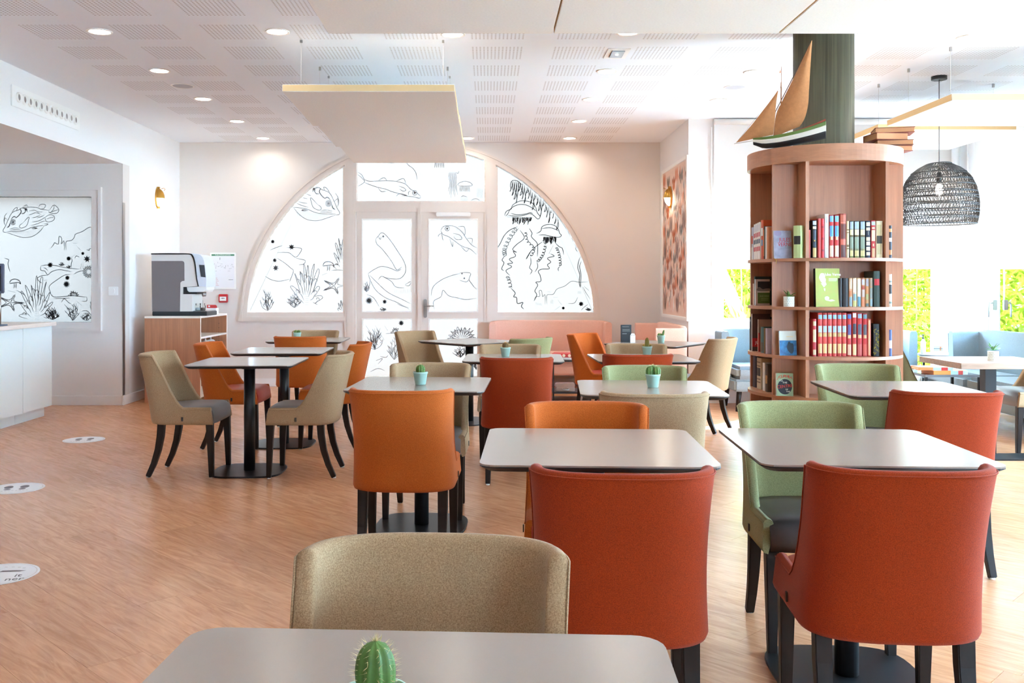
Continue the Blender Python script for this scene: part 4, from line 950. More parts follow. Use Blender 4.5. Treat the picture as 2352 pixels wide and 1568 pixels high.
for sx in (-.235, .215):
    for sy in (-.24, .22): bx('leg', BLACK, t, sx, sx+.02, sy, sy+.02, 0, .47)
bx('tabletop', mat('smoked_glass_top', (120, 124, 128), .15), t, -.235, .235, -.24, .24, .47, .49)
def lying_book(label, x, y, z, rz, w, d, h, cov, group=None, bands=()):
    t = thing('book', label, 'book', (x, y, z), R(rz), group)
    c_ = MB().box(-w/2, w/2, -d/2, d/2, 0, .003).box(-w/2, w/2, -d/2, d/2, h-.003, h).box(-w/2, w/2, d/2-.003, d/2, .003, h-.003)
    c_.build('cover', cov, t, bevel=.001); bx('pages', mat('aged_pages', (232, 170, 122), .8, noise=(300, .12), stretch=(1, 1, 30)), t, -w/2+.005, w/2-.005, -d/2+.004, d/2-.003, .003, h-.003)
    for a, b, cc in bands: bx('spine_band', flat(cc), t, -w/2+w*a, -w/2+w*b, -d/2-.001, -d/2+.003, 0, h)
    return t
lying_book('orange and blue book lying lower on the coffee table', X(2166, 8.05), 8.03, .4905, 4, .3, .2, .032, flat((222, 120, 50)), 'books on the coffee table', [(.0, .5, (232, 140, 60)), (.5, .72, (170, 196, 210)), (.72, .86, (206, 70, 60)), (.86, 1, (200, 214, 220))])
lying_book('orange and blue book lying on top of the coffee table pile', X(2140, 8.05), 8.05, .523, -6, .28, .19, .026, flat((216, 110, 60)), 'books on the coffee table', [(.0, .42, (226, 140, 80)), (.42, .66, (170, 196, 216)), (.66, .85, (206, 60, 56)), (.85, 1, (180, 200, 214))])
# ================================================================ COLUMN AND ROUND BOOKCASE
BCX, BCY, BR = 2.30, 6.42, .50
ZSH = [.02, .27, .528, .79, 1.108, 1.422]       # shelf tops
ZT0, ZT1 = 2.04, 2.147
COLM = mat('olive_ribbed_wallcovering', (98, 92, 68), .5, noise=(60, .3), c2=(64, 60, 40), stretch=(1, 1, .02), bump=(120, .5, .002))
cl = thing('wall_column', 'olive ribbed round column rising through the bookcase', 'column', (BCX, BCY, 0), kind='structure')
rib = MB().lathe([(.198, 0), (.198, H)], 160, rib=lambda a, z: 1+.004*math.cos(a*80))
rib.build('column_shaft', COLM, cl)
bc = thing('round_bookcase', 'round beech bookcase wrapped around the olive column', 'bookcase', (BCX, BCY, 0))
def disc(z0, z1, r, ri=.2, n=96):
    q = MB(); rows = []
    for k in range(n):
        a = 2*PI*k/n; c_, s_ = math.cos(a), math.sin(a)
        rows.append([(ri*c_, ri*s_, z0), (r*c_, r*s_, z0), (r*c_, r*s_, z1), (ri*c_, ri*s_, z1)])
    return q.grid(rows, closev=True, closeu=True, smooth=False)
for z in ZSH: disc(z-.02, z, BR).build('shelf', BEECHH, bc, fix=True)
disc(ZT0, ZT1, BR+.004).build('top_rim', BEECHH, bc, fix=True); disc(ZT1-.001, ZT1+.001, BR-.004, .199).build('top_board', BEECHH, bc, fix=True)
WN = .256; yo = math.sqrt(BR**2-WN**2)-.001
levels = [(ZSH[k], ZSH[k+1]-.02) for k in range(5)]+[(ZSH[5], ZT0)]
for s_ in (-1, 1):
    for e in (-1, 1):
        q, p = MB(), MB()
        for z0, z1 in levels:
            q.box(s_*WN-.011, s_*WN+.011, min(e*.225, e*yo), max(e*.225, e*yo), z0, z1); p.box(min(e*.268, e*yo), max(e*.268, e*yo), s_*WN-.011, s_*WN+.011, z0, z1)
        q.build('divider', BEECH, bc); p.build('divider', BEECH, bc)
for e in (-1, 1):
    q, p = MB(), MB()
    for z0, z1 in levels:
        q.box(-.256, .256, min(e*.215, e*.233), max(e*.215, e*.233), z0, z1); p.box(min(e*.215, e*.233), max(e*.215, e*.233), -.215, .215, z0, z1)
    q.build('back_panel', BEECH, bc); p.build('back_panel', BEECH, bc)
# ================================================================ BOOKS
PGM = mat('book_pages', (238, 230, 214), .85, noise=(200, .1), stretch=(30, 1, 1))
ORD = ['first', 'second', 'third', 'fourth', 'fifth', 'sixth', 'seventh', 'eighth', 'ninth', 'tenth', 'eleventh', 'twelfth', 'thirteenth', 'fourteenth']
def book(label, loc, rz, w, h, dp, cov, bands=(), group=None, tilt=0, page_top=True):
    """spine faces local -y; w thickness, dp depth"""
    t = thing('book', label, 'book', loc, R(rz), group)
    if tilt: t.rotation_euler = (0, R(tilt), R(rz))
    c_ = MB()
    sp = [(-w/2, .004), (-w/2*.8, 0), (0, -.003), (w/2*.8, 0), (w/2, .004), (w/2, .008), (-w/2, .008)]
    c_.prism(sp, 0, h, 'z'); c_.box(-w/2, -w/2+.002, .008, dp, 0, h); c_.box(w/2-.002, w/2, .008, dp, 0, h)
    cv = c_.build('cover', flat(cov, .5), t)
    bx('pages', PGM, t, -w/2+.002, w/2-.002, .008, dp-.004, .003, h-.004)
    for z0, z1, cc, *k in bands:
        ins = k[0] if k else .0; kx = 1-ins*2
        q = MB().prism([(-w/2*.8*kx, -.0008), (0, -.0036), (w/2*.8*kx, -.0008), (w/2*.8*kx, .001), (-w/2*.8*kx, .001)], h*z0, h*z1, 'z')
        q.build('spine_band', flat(cc, .5), cv)
    return t
SPY = 6.02                                                # depth of the spines on the front shelves
def row(zs, ozx, k, bottom, items, group):
    for it in items:
        a, b, top, label, cov, bands = it[:6]; dp = it[6] if len(it) > 6 else .15
        x0, x1 = [BCX+.001+(X(ozx+q/k, SPY)-BCX)*.955 for q in (a, b)]; h = (bottom-top)/k*SPY/F
        book(label, ((x0+x1)/2, SPY, zs+.0006), 0, (x1-x0)*.96, h, dp, cov, bands, group)
RED, CRM, NVY = (200, 66, 58), (234, 222, 184), (40, 44, 62)
redblue = [(.84, .98, (120, 180, 214)), (.76, .84, (206, 52, 48)), (.50, .75, (96, 160, 204)), (.42, .56, (222, 196, 150), .15), (.30, .42, (206, 52, 48)), (.03, .29, (226, 204, 176))]
ornate = [(.78, .98, (172, 192, 214)), (.62, .77, (232, 224, 180)), (.58, .62, (120, 100, 60)), (.2, .57, (150, 164, 140)), (.28, .5, (234, 226, 190), .25), (.05, .25, (224, 206, 140)), (.0, .05, (120, 126, 60))]
row(ZSH[5], 1840, 10.69, 1270, [
 (125, 192, 580, 'short dull red book at the left end of the top filled shelf', (176, 60, 46), []),
 (232, 348, 345, 'black book with silver and gold spine ornament on the top filled shelf', (30, 28, 28), [(.88, .98, (196, 206, 222)), (.77, .84, CRM), (.48, .74, (70, 74, 90), .1), (.44, .55, (214, 184, 110), .2), (.3, .42, (44, 48, 60)), (.32, .36, CRM, .15), (.02, .27, (206, 176, 110))]),
 (372, 460, 300, 'plain coral red book next to the black book', (206, 84, 78), [(.5, .76, (190, 110, 96), .3)]),
 (466, 545, 300, 'bright red book with three darker bands', (224, 66, 70), [(.76, .81, (168, 50, 62)), (.46, .52, (168, 50, 62)), (.17, .22, (168, 50, 62))]),
 (548, 660, 190, 'tall white and pale blue book on the top filled shelf', (232, 236, 240), [(.8, .95, (176, 206, 226), .2), (.84, .88, (110, 130, 150), .3), (.4, .55, (206, 216, 224), .2), (.2, .24, (120, 126, 132), .35)]),
 (668, 790, 215, 'red and blue spined book, left of the matching pair', (188, 48, 40), redblue),
 (800, 925, 215, 'red and blue spined book, right of the matching pair', (188, 48, 40), redblue),
 (942, 1110, 180, 'tall brown-red book with dark ornament panel', (172, 78, 58), [(.83, .97, (206, 110, 84)), (.78, .82, (224, 124, 98)), (.44, .76, (116, 58, 46), .05), (.5, .7, (150, 84, 66), .25), (.3, .42, (226, 116, 92)), (.02, .29, (104, 58, 50), .05)]),
 (1112, 1185, 365, 'thin cream book beside the tall brown-red book', (232, 218, 176), [(.3, .36, (140, 104, 60)), (.75, .78, (150, 110, 60)), (.68, .7, (150, 110, 60)), (.24, .27, (150, 120, 70))]),
 (1190, 1300, 360, 'cream ornate book, first of three alike', (56, 52, 36), ornate),
 (1308, 1447, 360, 'cream ornate book, second of three alike', (56, 52, 36), ornate),
 (1457, 1600, 360, 'cream ornate book, third of three alike', (56, 52, 36), ornate),
 (1606, 1732, 358, 'navy and cream striped book on the top filled shelf', (44, 48, 66), [(.86, .96, CRM), (.74, .82, CRM), (.46, .56, CRM), (.34, .44, CRM), (.2, .3, CRM), (.07, .16, CRM), (.62, .72, (232, 226, 206), .35)]),
 (1742, 1860, 345, 'red and cream book left of the big cream volume', (210, 70, 72), [(.87, .97, (186, 206, 222)), (.77, .82, CRM, .1), (.45, .74, CRM, .02), (.5, .72, (84, 92, 112), .2), (.31, .38, CRM, .2), (.02, .26, (230, 196, 150), .1)]),
 (1866, 2050, 360, 'wide cream volume with dark oval at the right end', CRM, [(.1, .9, (214, 200, 150), .12), (.13, .87, (240, 230, 196), .22), (.39, .6, (66, 60, 48), .02), (.42, .57, (226, 216, 182), .25), (.62, .7, (250, 244, 220), .25), (.28, .37, (250, 244, 220), .25)]),
], 'books on the top filled shelf')
# second shelf
zs = ZSH[4]; s2 = [(.5, .97, (238, 228, 206)), (.36, .52, (226, 150, 100)), (.02, .34, (150, 176, 190))]
BK2 = [((1172, 1262), (226, 170, 120), [(.55, .97, (232, 206, 170)), (.38, .62, (224, 140, 90)), (.02, .34, (150, 168, 176))]), ((1270, 1376), (226, 200, 160), [(.5, .97, (238, 226, 210)), (.22, .45, (140, 170, 180)), (.02, .2, (206, 200, 120))]),
       ((1382, 1486), (226, 190, 130), [(.36, .97, (236, 232, 222)), (.02, .35, (110, 160, 176))]), ((1492, 1590), (206, 150, 110), [(.76, .95, (206, 206, 214)), (.6, .72, (188, 90, 70)), (.34, .6, (206, 190, 180)), (.02, .26, (228, 150, 110))]),
       ((1597, 1690), (200, 150, 100), [(.72, .97, (176, 170, 176)), (.46, .7, (214, 150, 96)), (.25, .44, (176, 176, 120)), (.02, .12, (90, 110, 110))]), ((1702, 1786), (206, 160, 110), [(.7, .97, (176, 160, 140)), (.3, .66, (150, 160, 150)), (.02, .28, (160, 180, 176))])]
items = [((900), (1008), 420, 'dark brown book beside the green portrait book', (44, 32, 26), []), (1012, 1168, 418, 'wide dark brown book in the middle of the second shelf', (34, 24, 20), [])]
for i, (ab, cov, bands) in enumerate(BK2): items.append((ab[0], ab[1], 415, 'pastel patterned book, %s of six in a row on the second shelf' % ORD[i], cov, bands))
items.append((1800, 1985, 245, 'tall dark green book with a red title label', (52, 66, 52), [(.6, .78, (196, 36, 40), .04), (.7, .73, (240, 220, 214), .2), (.66, .68, (240, 220, 214), .25), (.62, .64, (240, 220, 214), .15)]))
row(zs, 1840, 10.69, 1125, items, 'books on the second shelf')
def face_book(label, loc, rz, w, h, th, cov, spine=None, tilt=-6, group='books shown cover first'):
    """front cover faces local -y"""
    t = thing('book', label, 'book', loc, R(rz), group); t.rotation_euler = (R(tilt), 0, R(rz))
    c_ = MB().box(-w/2, w/2, 0, .002, 0, h).box(-w/2, w/2, th-.002, th, 0, h); c_.build('cover', cov if not isinstance(cov, tuple) else flat(cov, .45), t)
    bx('spine', flat(spine or (230, 226, 220), .5), t, -w/2, -w/2+.002, .002, th-.002, 0, h); bx('pages', PGM, t, -w/2+.002, w/2-.003, .002, th-.002, .003, h-.003)
    return t
def patch(name, t, c_, pts, k=1): return MB().prism(pts, -.0006*k, .0001, 'y').build(name, flat(c_, .5), t)
def ell(cx, cz, rx, rz_, n=20, a0=0): return [(cx+rx*math.cos(2*PI*i/n), cz+rz_*math.sin(2*PI*i/n)) for i in range(n)]
MOSS = mat('mottled_green_cover', (150, 166, 62), .4, noise=(16, .3), c2=(176, 164, 66))
g = face_book('large green book with a white portrait cover, standing face out', (X(1903, 6.0)+.001, 6.012, zs+.0006), 5, .16, .247, .034, MOSS, (30, 24, 22), tilt=-2)
text('title', 'Jules Verne', .026, flat((246, 246, 240)), g, (.035, -.0004, .208), sx=.9)
for k, (z, w) in enumerate(((.182, .056), (.174, .054), (.166, .05))): patch('text_line', g, (238, 240, 226), [(.008, z-.0022 if k < 2 else z), (.008+w, z-.0022 if k < 2 else z), (.008+w, z+.0012), (.008, z+.0012)])
patch('portrait', g, (246, 244, 234), cat_rom([(-.056, .19), (-.045, .214), (-.024, .214), (-.018, .19), (-.012, .176), (-.014, .16), (-.008, .144), (-.02, .136), (-.034, .15), (-.048, .168)], 4, True))
patch('portrait', g, (240, 236, 220), [(-.045, .152), (-.026, .126), (-.018, .132), (-.036, .15)]); patch('portrait', g, (240, 236, 220), [(-.026, .12), (-.016, .118), (-.018, .1), (-.024, .106)])
patch('portrait', g, (238, 230, 206), cat_rom([(-.02, .062), (-.006, .068), (.008, .062), (.006, .048), (-.008, .042), (-.018, .046)], 3, True)); patch('portrait', g, (236, 232, 208), [(-.014, .042), (.02, .034), (.05, .04), (.028, .048)])
# third shelf
tallred = [(.86, .955, (150, 200, 224)), (.74, .84, (222, 74, 66), .02), (.55, .70, (176, 206, 222)), (.62, .7, (232, 196, 140), .25), (.45, .54, (206, 170, 110)), (.31, .44, (226, 78, 66), .02), (.07, .29, (226, 190, 128)), (.11, .25, (70, 56, 44), .25), (.14, .22, (226, 190, 128), .33)]
fan = lambda top, mid, base: [(.88, .98, top), (.76, .87, (208, 52, 50), .04), (.5, .74, mid, .05), (.42, .52, (224, 190, 140), .1), (.3, .42, (206, 56, 58), .02), (.03, .28, base)]
items = [(160, 228, 190, 'thin red book with a cream spine at the left end of the third shelf', (190, 56, 60), [(.82, .94, (214, 196, 150)), (.38, .72, (220, 196, 150)), (.04, .18, (214, 190, 150))])]
for i in range(6): items.append((250+i*83, 330+i*83, 88, 'tall red book with blue sky bands, %s of six alike' % ORD[i], (206, 64, 58), tallred))
items += [(750, 830, 100, 'red book with blue top and violet fan on the third shelf', (190, 50, 44), fan((70, 120, 190), (92, 84, 140), (226, 180, 150))),
          (840, 918, 78, 'tallest red and cream book with dark fan on the third shelf', (214, 66, 58), fan((226, 224, 220), (64, 66, 76), (232, 206, 150))),
          (925, 1012, 92, 'crimson book with grey fan and pale blue top', (198, 62, 70), fan((150, 190, 210), (86, 92, 108), (206, 100, 90))),
          (1020, 1098, 100, 'narrow crimson book with grey fan', (206, 70, 66), fan((120, 160, 176), (92, 98, 104), (214, 100, 84))),
          (1100, 1165, 188, 'short cream and red striped book on the third shelf', (216, 92, 76), [(.03, .97, (234, 204, 160), .15), (.36, .6, (206, 70, 60), .3)]),
          (1195, 1312, 270, 'black book with gold floral spine on the third shelf', (24, 24, 20), [])]
row(ZSH[3], 1840, 7.129, 800, items, 'books on the third shelf')
gl = [o for o in bpy.data.objects if o.get('label', '').startswith('black book with gold floral')][0]
gm = MB(); rr = random.Random(4)
for k in range(26):
    x, z = rr.uniform(-.017, .017), .012+.17*k/26; a0 = rr.uniform(0, 6)
    gm.tube([(x+.006*math.cos(a0+.7*i)*(1-i*.08), -.0034, z+.006*math.sin(a0+.7*i)*(1-i*.08)) for i in range(7)], .0011, 4)
gm.build('gold_ornament', flat((214, 196, 60), .35), gl)
items = [(1057, 1117, 1050, 'navy book with cream title band at the left of the lowest visible shelf', (34, 46, 74), [(.53, .74, (232, 218, 180))]), (1124, 1184, 1050, 'navy book with cream title band, second from the divider', (34, 46, 74), [(.53, .74, (232, 218, 180))])]
row(ZSH[2], 1840, 7.129, 1460, items, 'navy books on the lowest visible shelf')
# ---- corner (narrow) niche
def P(px, D, z): return (X(px, D), D, z+.0006)
lil = mat('lilac_marbled_cover', (188, 192, 214), .45, noise=(22, .2), c2=(158, 160, 190))
b = face_book('lilac book with red block lettering in the narrow niche', P(1798.5, 6.125, ZSH[5]), 0, .116, .183, .012, lil, tilt=-4)
text('title', 'JULES', .036, flat((216, 66, 84)), b, (.014, -.0004, .122), sx=.85); text('title', 'VERNE', .036, flat((216, 66, 84)), b, (.014, -.0004, .092), sx=.85)
patch('balloon', b, (176, 166, 206), ell(-.03, .165, .024, .017))
MB().tube([(X(1775.5, 6.07), 6.06, 1.424), (X(1775.5, 6.03), 5.96, 1.41), (X(1775.2, 6.0), 5.935, 1.385)], .0012, 5).build('ribbon_marker', flat((224, 190, 60)), b).matrix_parent_inverse = Matrix.LocRotScale(b.location, b.rotation_euler, None).inverted()
book('green marbled book with black band and white page edge in the narrow niche', P(1831, 6.01, ZSH[5]), -38, .052, .208, .06, (190, 204, 140), [(.42, .68, (38, 36, 34)), (.6, .62, (230, 230, 220), .25), (.55, .57, (230, 230, 220), .25), (.5, .52, (230, 230, 220), .25)])
leaves_z = .062
leafy('potted_succulent', 'small curly green plant in a triangle-patterned pot on the bookcase', 'plant', P(1812, 6.06, ZSH[4]), tri_pot(.034, .066), [DIAMOND, GREYP], [(k*1.3, .3+.35*(k % 4), .05+.01*(k % 3), .011) for k in range(9)], mat('olive_succulent', (98, 116, 36), .5))
b = face_book('white and blue book with an undersea cover in the narrow niche', P(1811, 6.09, ZSH[3]), 4, .113, .16, .014, mat('undersea_blue_cover', (38, 122, 176), .4, noise=(24, .5), c2=(20, 70, 116)), tilt=-5)
patch('title_panel', b, (222, 226, 214), [(-.0565, .098), (.0565, .098), (.0565, .16), (-.0565, .16)]); patch('diver', b, (34, 52, 68), cat_rom([(-.005, .07), (.005, .092), (.018, .08), (.034, .075), (.036, .03), (.02, .012), (.0, .03), (-.008, .05)], 3, True)); patch('text_line', b, (228, 212, 168), [(-.01, .12), (.035, .12), (.035, .126), (-.01, .126)], 1.6)
b = face_book('green book with a dark globe and red lettering in the narrow niche', P(1803, 6.08, ZSH[2]), -6, .106, .148, .03, (150, 176, 142), tilt=-4)
bx('fore_edge', flat((236, 200, 160)), b, .053, .0535, .002, .028, 0, .148); patch('globe', b, (32, 42, 54), ell(.0, .06, .046, .05))
cr, wh = flat((214, 66, 50)), flat((232, 232, 220))
for i, ch_ in enumerate('JOURNEY'): u_ = (i-3)/3; text('title', ch_, .026, cr, b, (u_*.042, -.0012, .128-.012*u_*u_), rot=(PI/2, -u_*.4, 0))
text('title', 'TO', .016, wh, b, (-.024, -.0012, .098)); text('title', 'THE', .016, wh, b, (0, -.0012, .086)); text('title', 'CENTRE', .028, cr, b, (.0, -.0012, .062), rot=(PI/2, -.12, 0), sx=.95); text('title', 'OF', .013, wh, b, (.012, -.0012, .042)); text('title', 'THE', .014, wh, b, (.02, -.0012, .028))
# ---- left wide niche: spines face -x
def lbook(label, px0, px1, z, h, cov, bands, dp=.15, xo=-.425, group='books in the left niche'):
    xs = BCX+xo; y0 = xs*F/(px1-CX); y1 = xs*F/(px0-CX)
    book(label, (xs, (y0+y1)/2, z+.0006), -90, (y1-y0)*.94, h, dp, cov, bands, group)
magz = [(.78, .95, (214, 214, 222)), (.62, .74, (206, 100, 106)), (.44, .56, (90, 104, 124)), (.24, .36, (206, 96, 108))]
lbook('grey and red magazine at the outer end of the left niche', 1725.5, 1730, ZSH[5], .235, (190, 192, 204), [(.5, .74, (200, 90, 76)), (.02, .4, (222, 220, 214))])
for i in range(4): lbook('white magazine with red and blue bands, %s of four in the left niche' % ORD[i], 1731+i*3.7, 1734.4+i*3.7, ZSH[5], .252+.003*i, (234, 230, 224), magz)
lbook('orange-red tall book in the left niche', 1747.5, 1753, ZSH[5], .27, (206, 84, 40), [(.6, .8, (230, 226, 216)), (.35, .5, (120, 140, 170))])
lbook('black and tan thin book in the left niche', 1754, 1757, ZSH[5], .225, (60, 50, 44), [(.1, .9, (214, 180, 130), .2)])
lbook('white thin book in the left niche', 1757.6, 1760.5, ZSH[5], .22, (238, 234, 228), [])
lbook('apricot book against the divider in the left niche', 1761, 1764.5, ZSH[5], .215, (226, 150, 104), [])
lbook('dark green thin book behind the framed-cover book', 1732, 1734.5, ZSH[4], .2, (40, 60, 56), [])
lbook('pale pink thin book on the second left shelf', 1729, 1731.4, ZSH[4], .15, (226, 196, 176), [])
b = face_book('grey book with black photo and green title block on the left shelf', (1.889, 6.44, ZSH[4]+.0006), 0, .098, .18, .02, (198, 180, 168), (214, 226, 224), tilt=0)
patch('photo', b, (30, 30, 32), [(-.034, .1), (.049, .1), (.049, .165), (-.034, .165)]); patch('photo', b, (120, 104, 96), cat_rom([(-.034, .1), (.049, .1), (.049, .116), (.02, .116), (.0, .112), (-.02, .126), (-.034, .122)], 3, True), 1.6); patch('title_block', b, (82, 104, 36), [(-.034, .014), (.049, .014), (.049, .088), (-.034, .088)])
text('title', 'JULES VERNE', .011, flat((170, 184, 130)), b, (.012, -.0009, .064))
for k in range(2): patch('text_line', b, (150, 164, 106), [(-.01, .048-k*.012), (.04, .048-k*.012), (.04, .051-k*.012), (-.01, .051-k*.012)], 1.6)
lbook('black book with white title letters on the third left shelf', 1720.5, 1728, ZSH[3], .235, (34, 36, 36), [(.86, .92, (226, 226, 220), .3)], xo=-.455)
b = face_book('large brown book with a red title strip on the third left shelf', (1.897, 6.5, ZSH[3]+.0006), 0, .125, .258, .016, (92, 62, 52), (238, 232, 226), tilt=0)
patch('title_strip', b, (196, 34, 34), [(-.0625, .03), (.0625, .03), (.0625, .09), (-.0625, .09)]); text('title', 'JU', .03, flat((238, 220, 210)), b, (-.028, -.001, .058))
b = face_book('tan book with red lower band on the third left shelf', (1.906, 6.43, ZSH[3]+.0006), 0, .1, .222, .014, (176, 136, 112), (226, 200, 180), tilt=0)
patch('cover_band', b, (206, 34, 30), [(-.05, 0), (-.04, 0), (-.04, .13), (-.05, .13)])
lbook('teal thin book on the third left shelf', 1747, 1753.5, ZSH[3], .175, (44, 92, 92), [(.05, .4, (70, 60, 40))], xo=-.445); lbook('brown thin book on the third left shelf', 1754, 1756.5, ZSH[3], .17, (120, 90, 56), [], xo=-.445); lbook('mauve thin book on the third left shelf', 1758, 1761, ZSH[3], .17, (190, 170, 180), [], xo=-.445)
lbook('deep violet book on the lowest left shelf', 1728, 1736, ZSH[2], .22, (40, 28, 52), [], xo=-.42); lbook('cream patterned book with black label on the lowest left shelf', 1737, 1748, ZSH[2], .215, (196, 176, 140), [(.42, .68, (34, 32, 32)), (.72, .76, (120, 96, 70)), (.84, .88, (120, 96, 70)), (.2, .24, (120, 96, 70)), (.3, .34, (120, 96, 70))], xo=-.42)
lbook('white thin book on the lowest left shelf', 1751, 1756, ZSH[2], .19, (232, 228, 222), [], xo=-.42); lbook('dark tan book on the lowest left shelf', 1757, 1763, ZSH[2], .185, (84, 66, 50), [(.3, .6, (190, 140, 80))], xo=-.42)
# ---- right narrow niche slivers
for z, h, px, cov, bands, lab in ((ZSH[5], .21, 2043, (44, 44, 56), [(.8, .9, (214, 150, 90)), (.5, .62, (216, 216, 210)), (.1, .25, (190, 130, 80))], 'black patterned book sliver right of the main shelf, upper'),
                             (ZSH[4], .21, 2040.5, (206, 204, 190), [(.4, .68, (40, 40, 42)), (.75, .8, (120, 130, 124)), (.1, .16, (120, 140, 130))], 'pale patterned book with black label right of the main shelf'),
                             (ZSH[3], .17, 2039, (70, 90, 150), [(.3, .6, (206, 210, 220))], 'blue book sliver leaning right of the main shelf')):
    book(lab, (BCX+.292, BCY-.39, z+.0006), 0, .022, h, .1, cov, bands, 'books in the right niche')
# ---- stacked old books on top
OLD = mat('worn_red_cover', (150, 60, 40), .6, noise=(40, .3)); OLD2 = mat('worn_brown_cover', (120, 62, 40), .6, noise=(40, .3))
zt = ZT1+.0012
for i, (px, D, w, d, h, rz, m, lab) in enumerate(((2046, 6.35, .225, .17, .036, 4, OLD, 'lowest of four old red books stacked on the bookcase top'), (2049, 6.33, .235, .17, .034, -9, OLD2, 'second of four old books stacked on the bookcase top'), (2034, 6.33, .225, .18, .046, 6, OLD, 'third of four old books stacked on the bookcase top'), (2050, 6.33, .25, .19, .036, -14, OLD, 'uppermost of four old red books stacked on the bookcase top'))):
    lying_book(lab, X(px, D), D, zt, rz, w, d, h, m, 'old books on the bookcase top'); zt += h+.0004
# ================================================================ MODEL SAILING SHIP
SA = math.atan2(-.2, .45)
sh = thing('model_ship', 'model sailing boat with tan sails on the bookcase top', 'model ship', (1.945, 6.14, ZT1+.0012), SA)
KU = 6.12/F/math.cos(SA)
def sp_(px, py): return ((px-1806)*KU, (345-py)*6.12/F-.004)       # ship plane: along hull, up
def hull_rows(z_f, inset=0):
    rows = []
    for i in range(17):
        s_ = i/16; u_ = sp_(1742, 0)[0]+(sp_(1888, 0)[0]-sp_(1742, 0)[0])*s_
        wmax = .052*math.sin(PI*min(.93, .06+.9*s_))**.6-inset
        rows.append((u_, wmax, s_))
    return rows
def sheer(s_): return .066+.02*s_+.07*s_**2.4+.008*(1-s_)**3
def keel(s_): return .002+.075*max(0, s_-.35)**1.25+.03*max(0, .15-s_)/.15
def band(f0, f1, name, m):
    q = MB(); rws = []
    for u_, w, s_ in hull_rows(0):
        k0, k1 = keel(s_), sheer(s_); r = []
        for f in [f0+(f1-f0)*j/4 for j in range(5)]: r.append((u_, -w*f**.5, k0+(k1-k0)*f))
        r2 = [(p[0], -p[1], p[2]) for p in r[::-1]]
        rws.append(r+r2)
    q.grid(rws, closev=(f0 == 0))
    for e in (0, 16):
        o = len(q.v); q.v += rws[e]; q.f.append([o+k for k in range(len(rws[e]))]); q.mi.append(0); q.sm.append(False)
    return q.build(name, m, sh, fix=True)
hl = band(0, .42, 'hull_bottom', flat((32, 30, 30), .5)); band(.42, .76, 'hull_side', flat((230, 220, 204), .5)); band(.76, 1.0, 'bulwark', flat((96, 118, 52), .5))
dk = MB(); dk.grid([[(u_, -w*.97, sheer(s_)-.012), (u_, w*.97, sheer(s_)-.012)] for u_, w, s_ in hull_rows(0, .003)]); dk.build('deck', flat((190, 110, 60), .6), sh)
rl = MB(); rl.grid([[(u_, -w-.001, sheer(s_)), (u_, -w-.001, sheer(s_)+.014*max(0, (s_-.55)/.45)), (u_, -w+.003, sheer(s_)+.014*max(0, (s_-.55)/.45)), (u_, -w+.003, sheer(s_))] for u_, w, s_ in hull_rows(0) if s_ > .5], closev=True); rl.build('stern_rail', flat((150, 60, 36), .5), sh)
SAIL = mat('tan_sailcloth', (188, 126, 78), .85, noise=(40, .12), bump=(300, .1, .0005)); SPAR = flat((150, 92, 50), .5)
def spar(name, a, b, r, m=SPAR): 
    A, B_ = sp_(*a), sp_(*b); return MB().tube([(A[0], 0, A[1]), ((A[0]+B_[0])/2, 0, (A[1]+B_[1])/2), (B_[0], 0, B_[1])], [r, r, r*.6], 8).build(name, m, sh)
spar('mast', (1799, 322), (1799, 192), .005); spar('topmast', (1799.5, 200), (1799.5, 156), .0018); spar('bowsprit', (1750, 322), (1702, 327), .003, flat((210, 200, 190))); spar('yard', (1783, 268), (1861, 102), .0028, flat((90, 56, 36)))
def sail(name, L, Rr, belly):
    q = MB(); rows = []
    L = [sp_(*p) for p in cat_rom(L, 4)]; Rr = [sp_(*p) for p in cat_rom(Rr, 4)]; n = min(len(L), len(Rr))
    for i in range(n):
        a, b_ = L[i], Rr[i]; r = []
        for j in range(9):
            t_ = j/8; r.append((a[0]+(b_[0]-a[0])*t_, -belly*math.sin(PI*t_)*math.sin(PI*(.1+.8*i/(n-1)))-.004, a[1]+(b_[1]-a[1])*t_))
        rows.append(r)
    back = [[(p[0], p[1]+.0012, p[2]) for p in r] for r in rows]
    q.grid(rows); q.grid([r[::-1] for r in back]); q.build(name, SAIL, sh)
sail('mainsail', [(1860, 103), (1846, 135), (1830, 172), (1812, 212), (1797, 246), (1787, 280), (1786, 318)], [(1861, 104), (1859, 140), (1857, 175), (1855, 215), (1853, 250), (1846, 280), (1836, 297)], .035)
sail('jib', [(1792, 211), (1778, 232), (1760, 257), (1742, 282), (1724, 304), (1706, 325)], [(1793, 212), (1790, 232), (1788, 252), (1787, 272), (1785, 292), (1783, 312)], .018)
sail('foresail', [(1796, 246), (1790, 262), (1786, 285), (1783, 318)], [(1800, 246), (1800, 262), (1800, 290), (1800, 318)], .006)
rg = MB()
for a, b in (((1799, 195), (1778, 318)), ((1799, 195), (1812, 314)), ((1799, 200), (1706, 325)), ((1799, 160), (1799, 200))):
    A, B_ = sp_(*a), sp_(*b); rg.tube([(A[0], .004, A[1]), (B_[0], .004, B_[1])], .0006, 4)
rg.build('rigging', flat((70, 56, 44)), sh)
A = sp_(1798, 166); MB().prism([(A[0], A[1]+.01), (A[0], A[1]-.012), (A[0]-.008, A[1]-.01)], -.0006, .0006, 'y').build('pennant', flat((220, 130, 50)), sh)
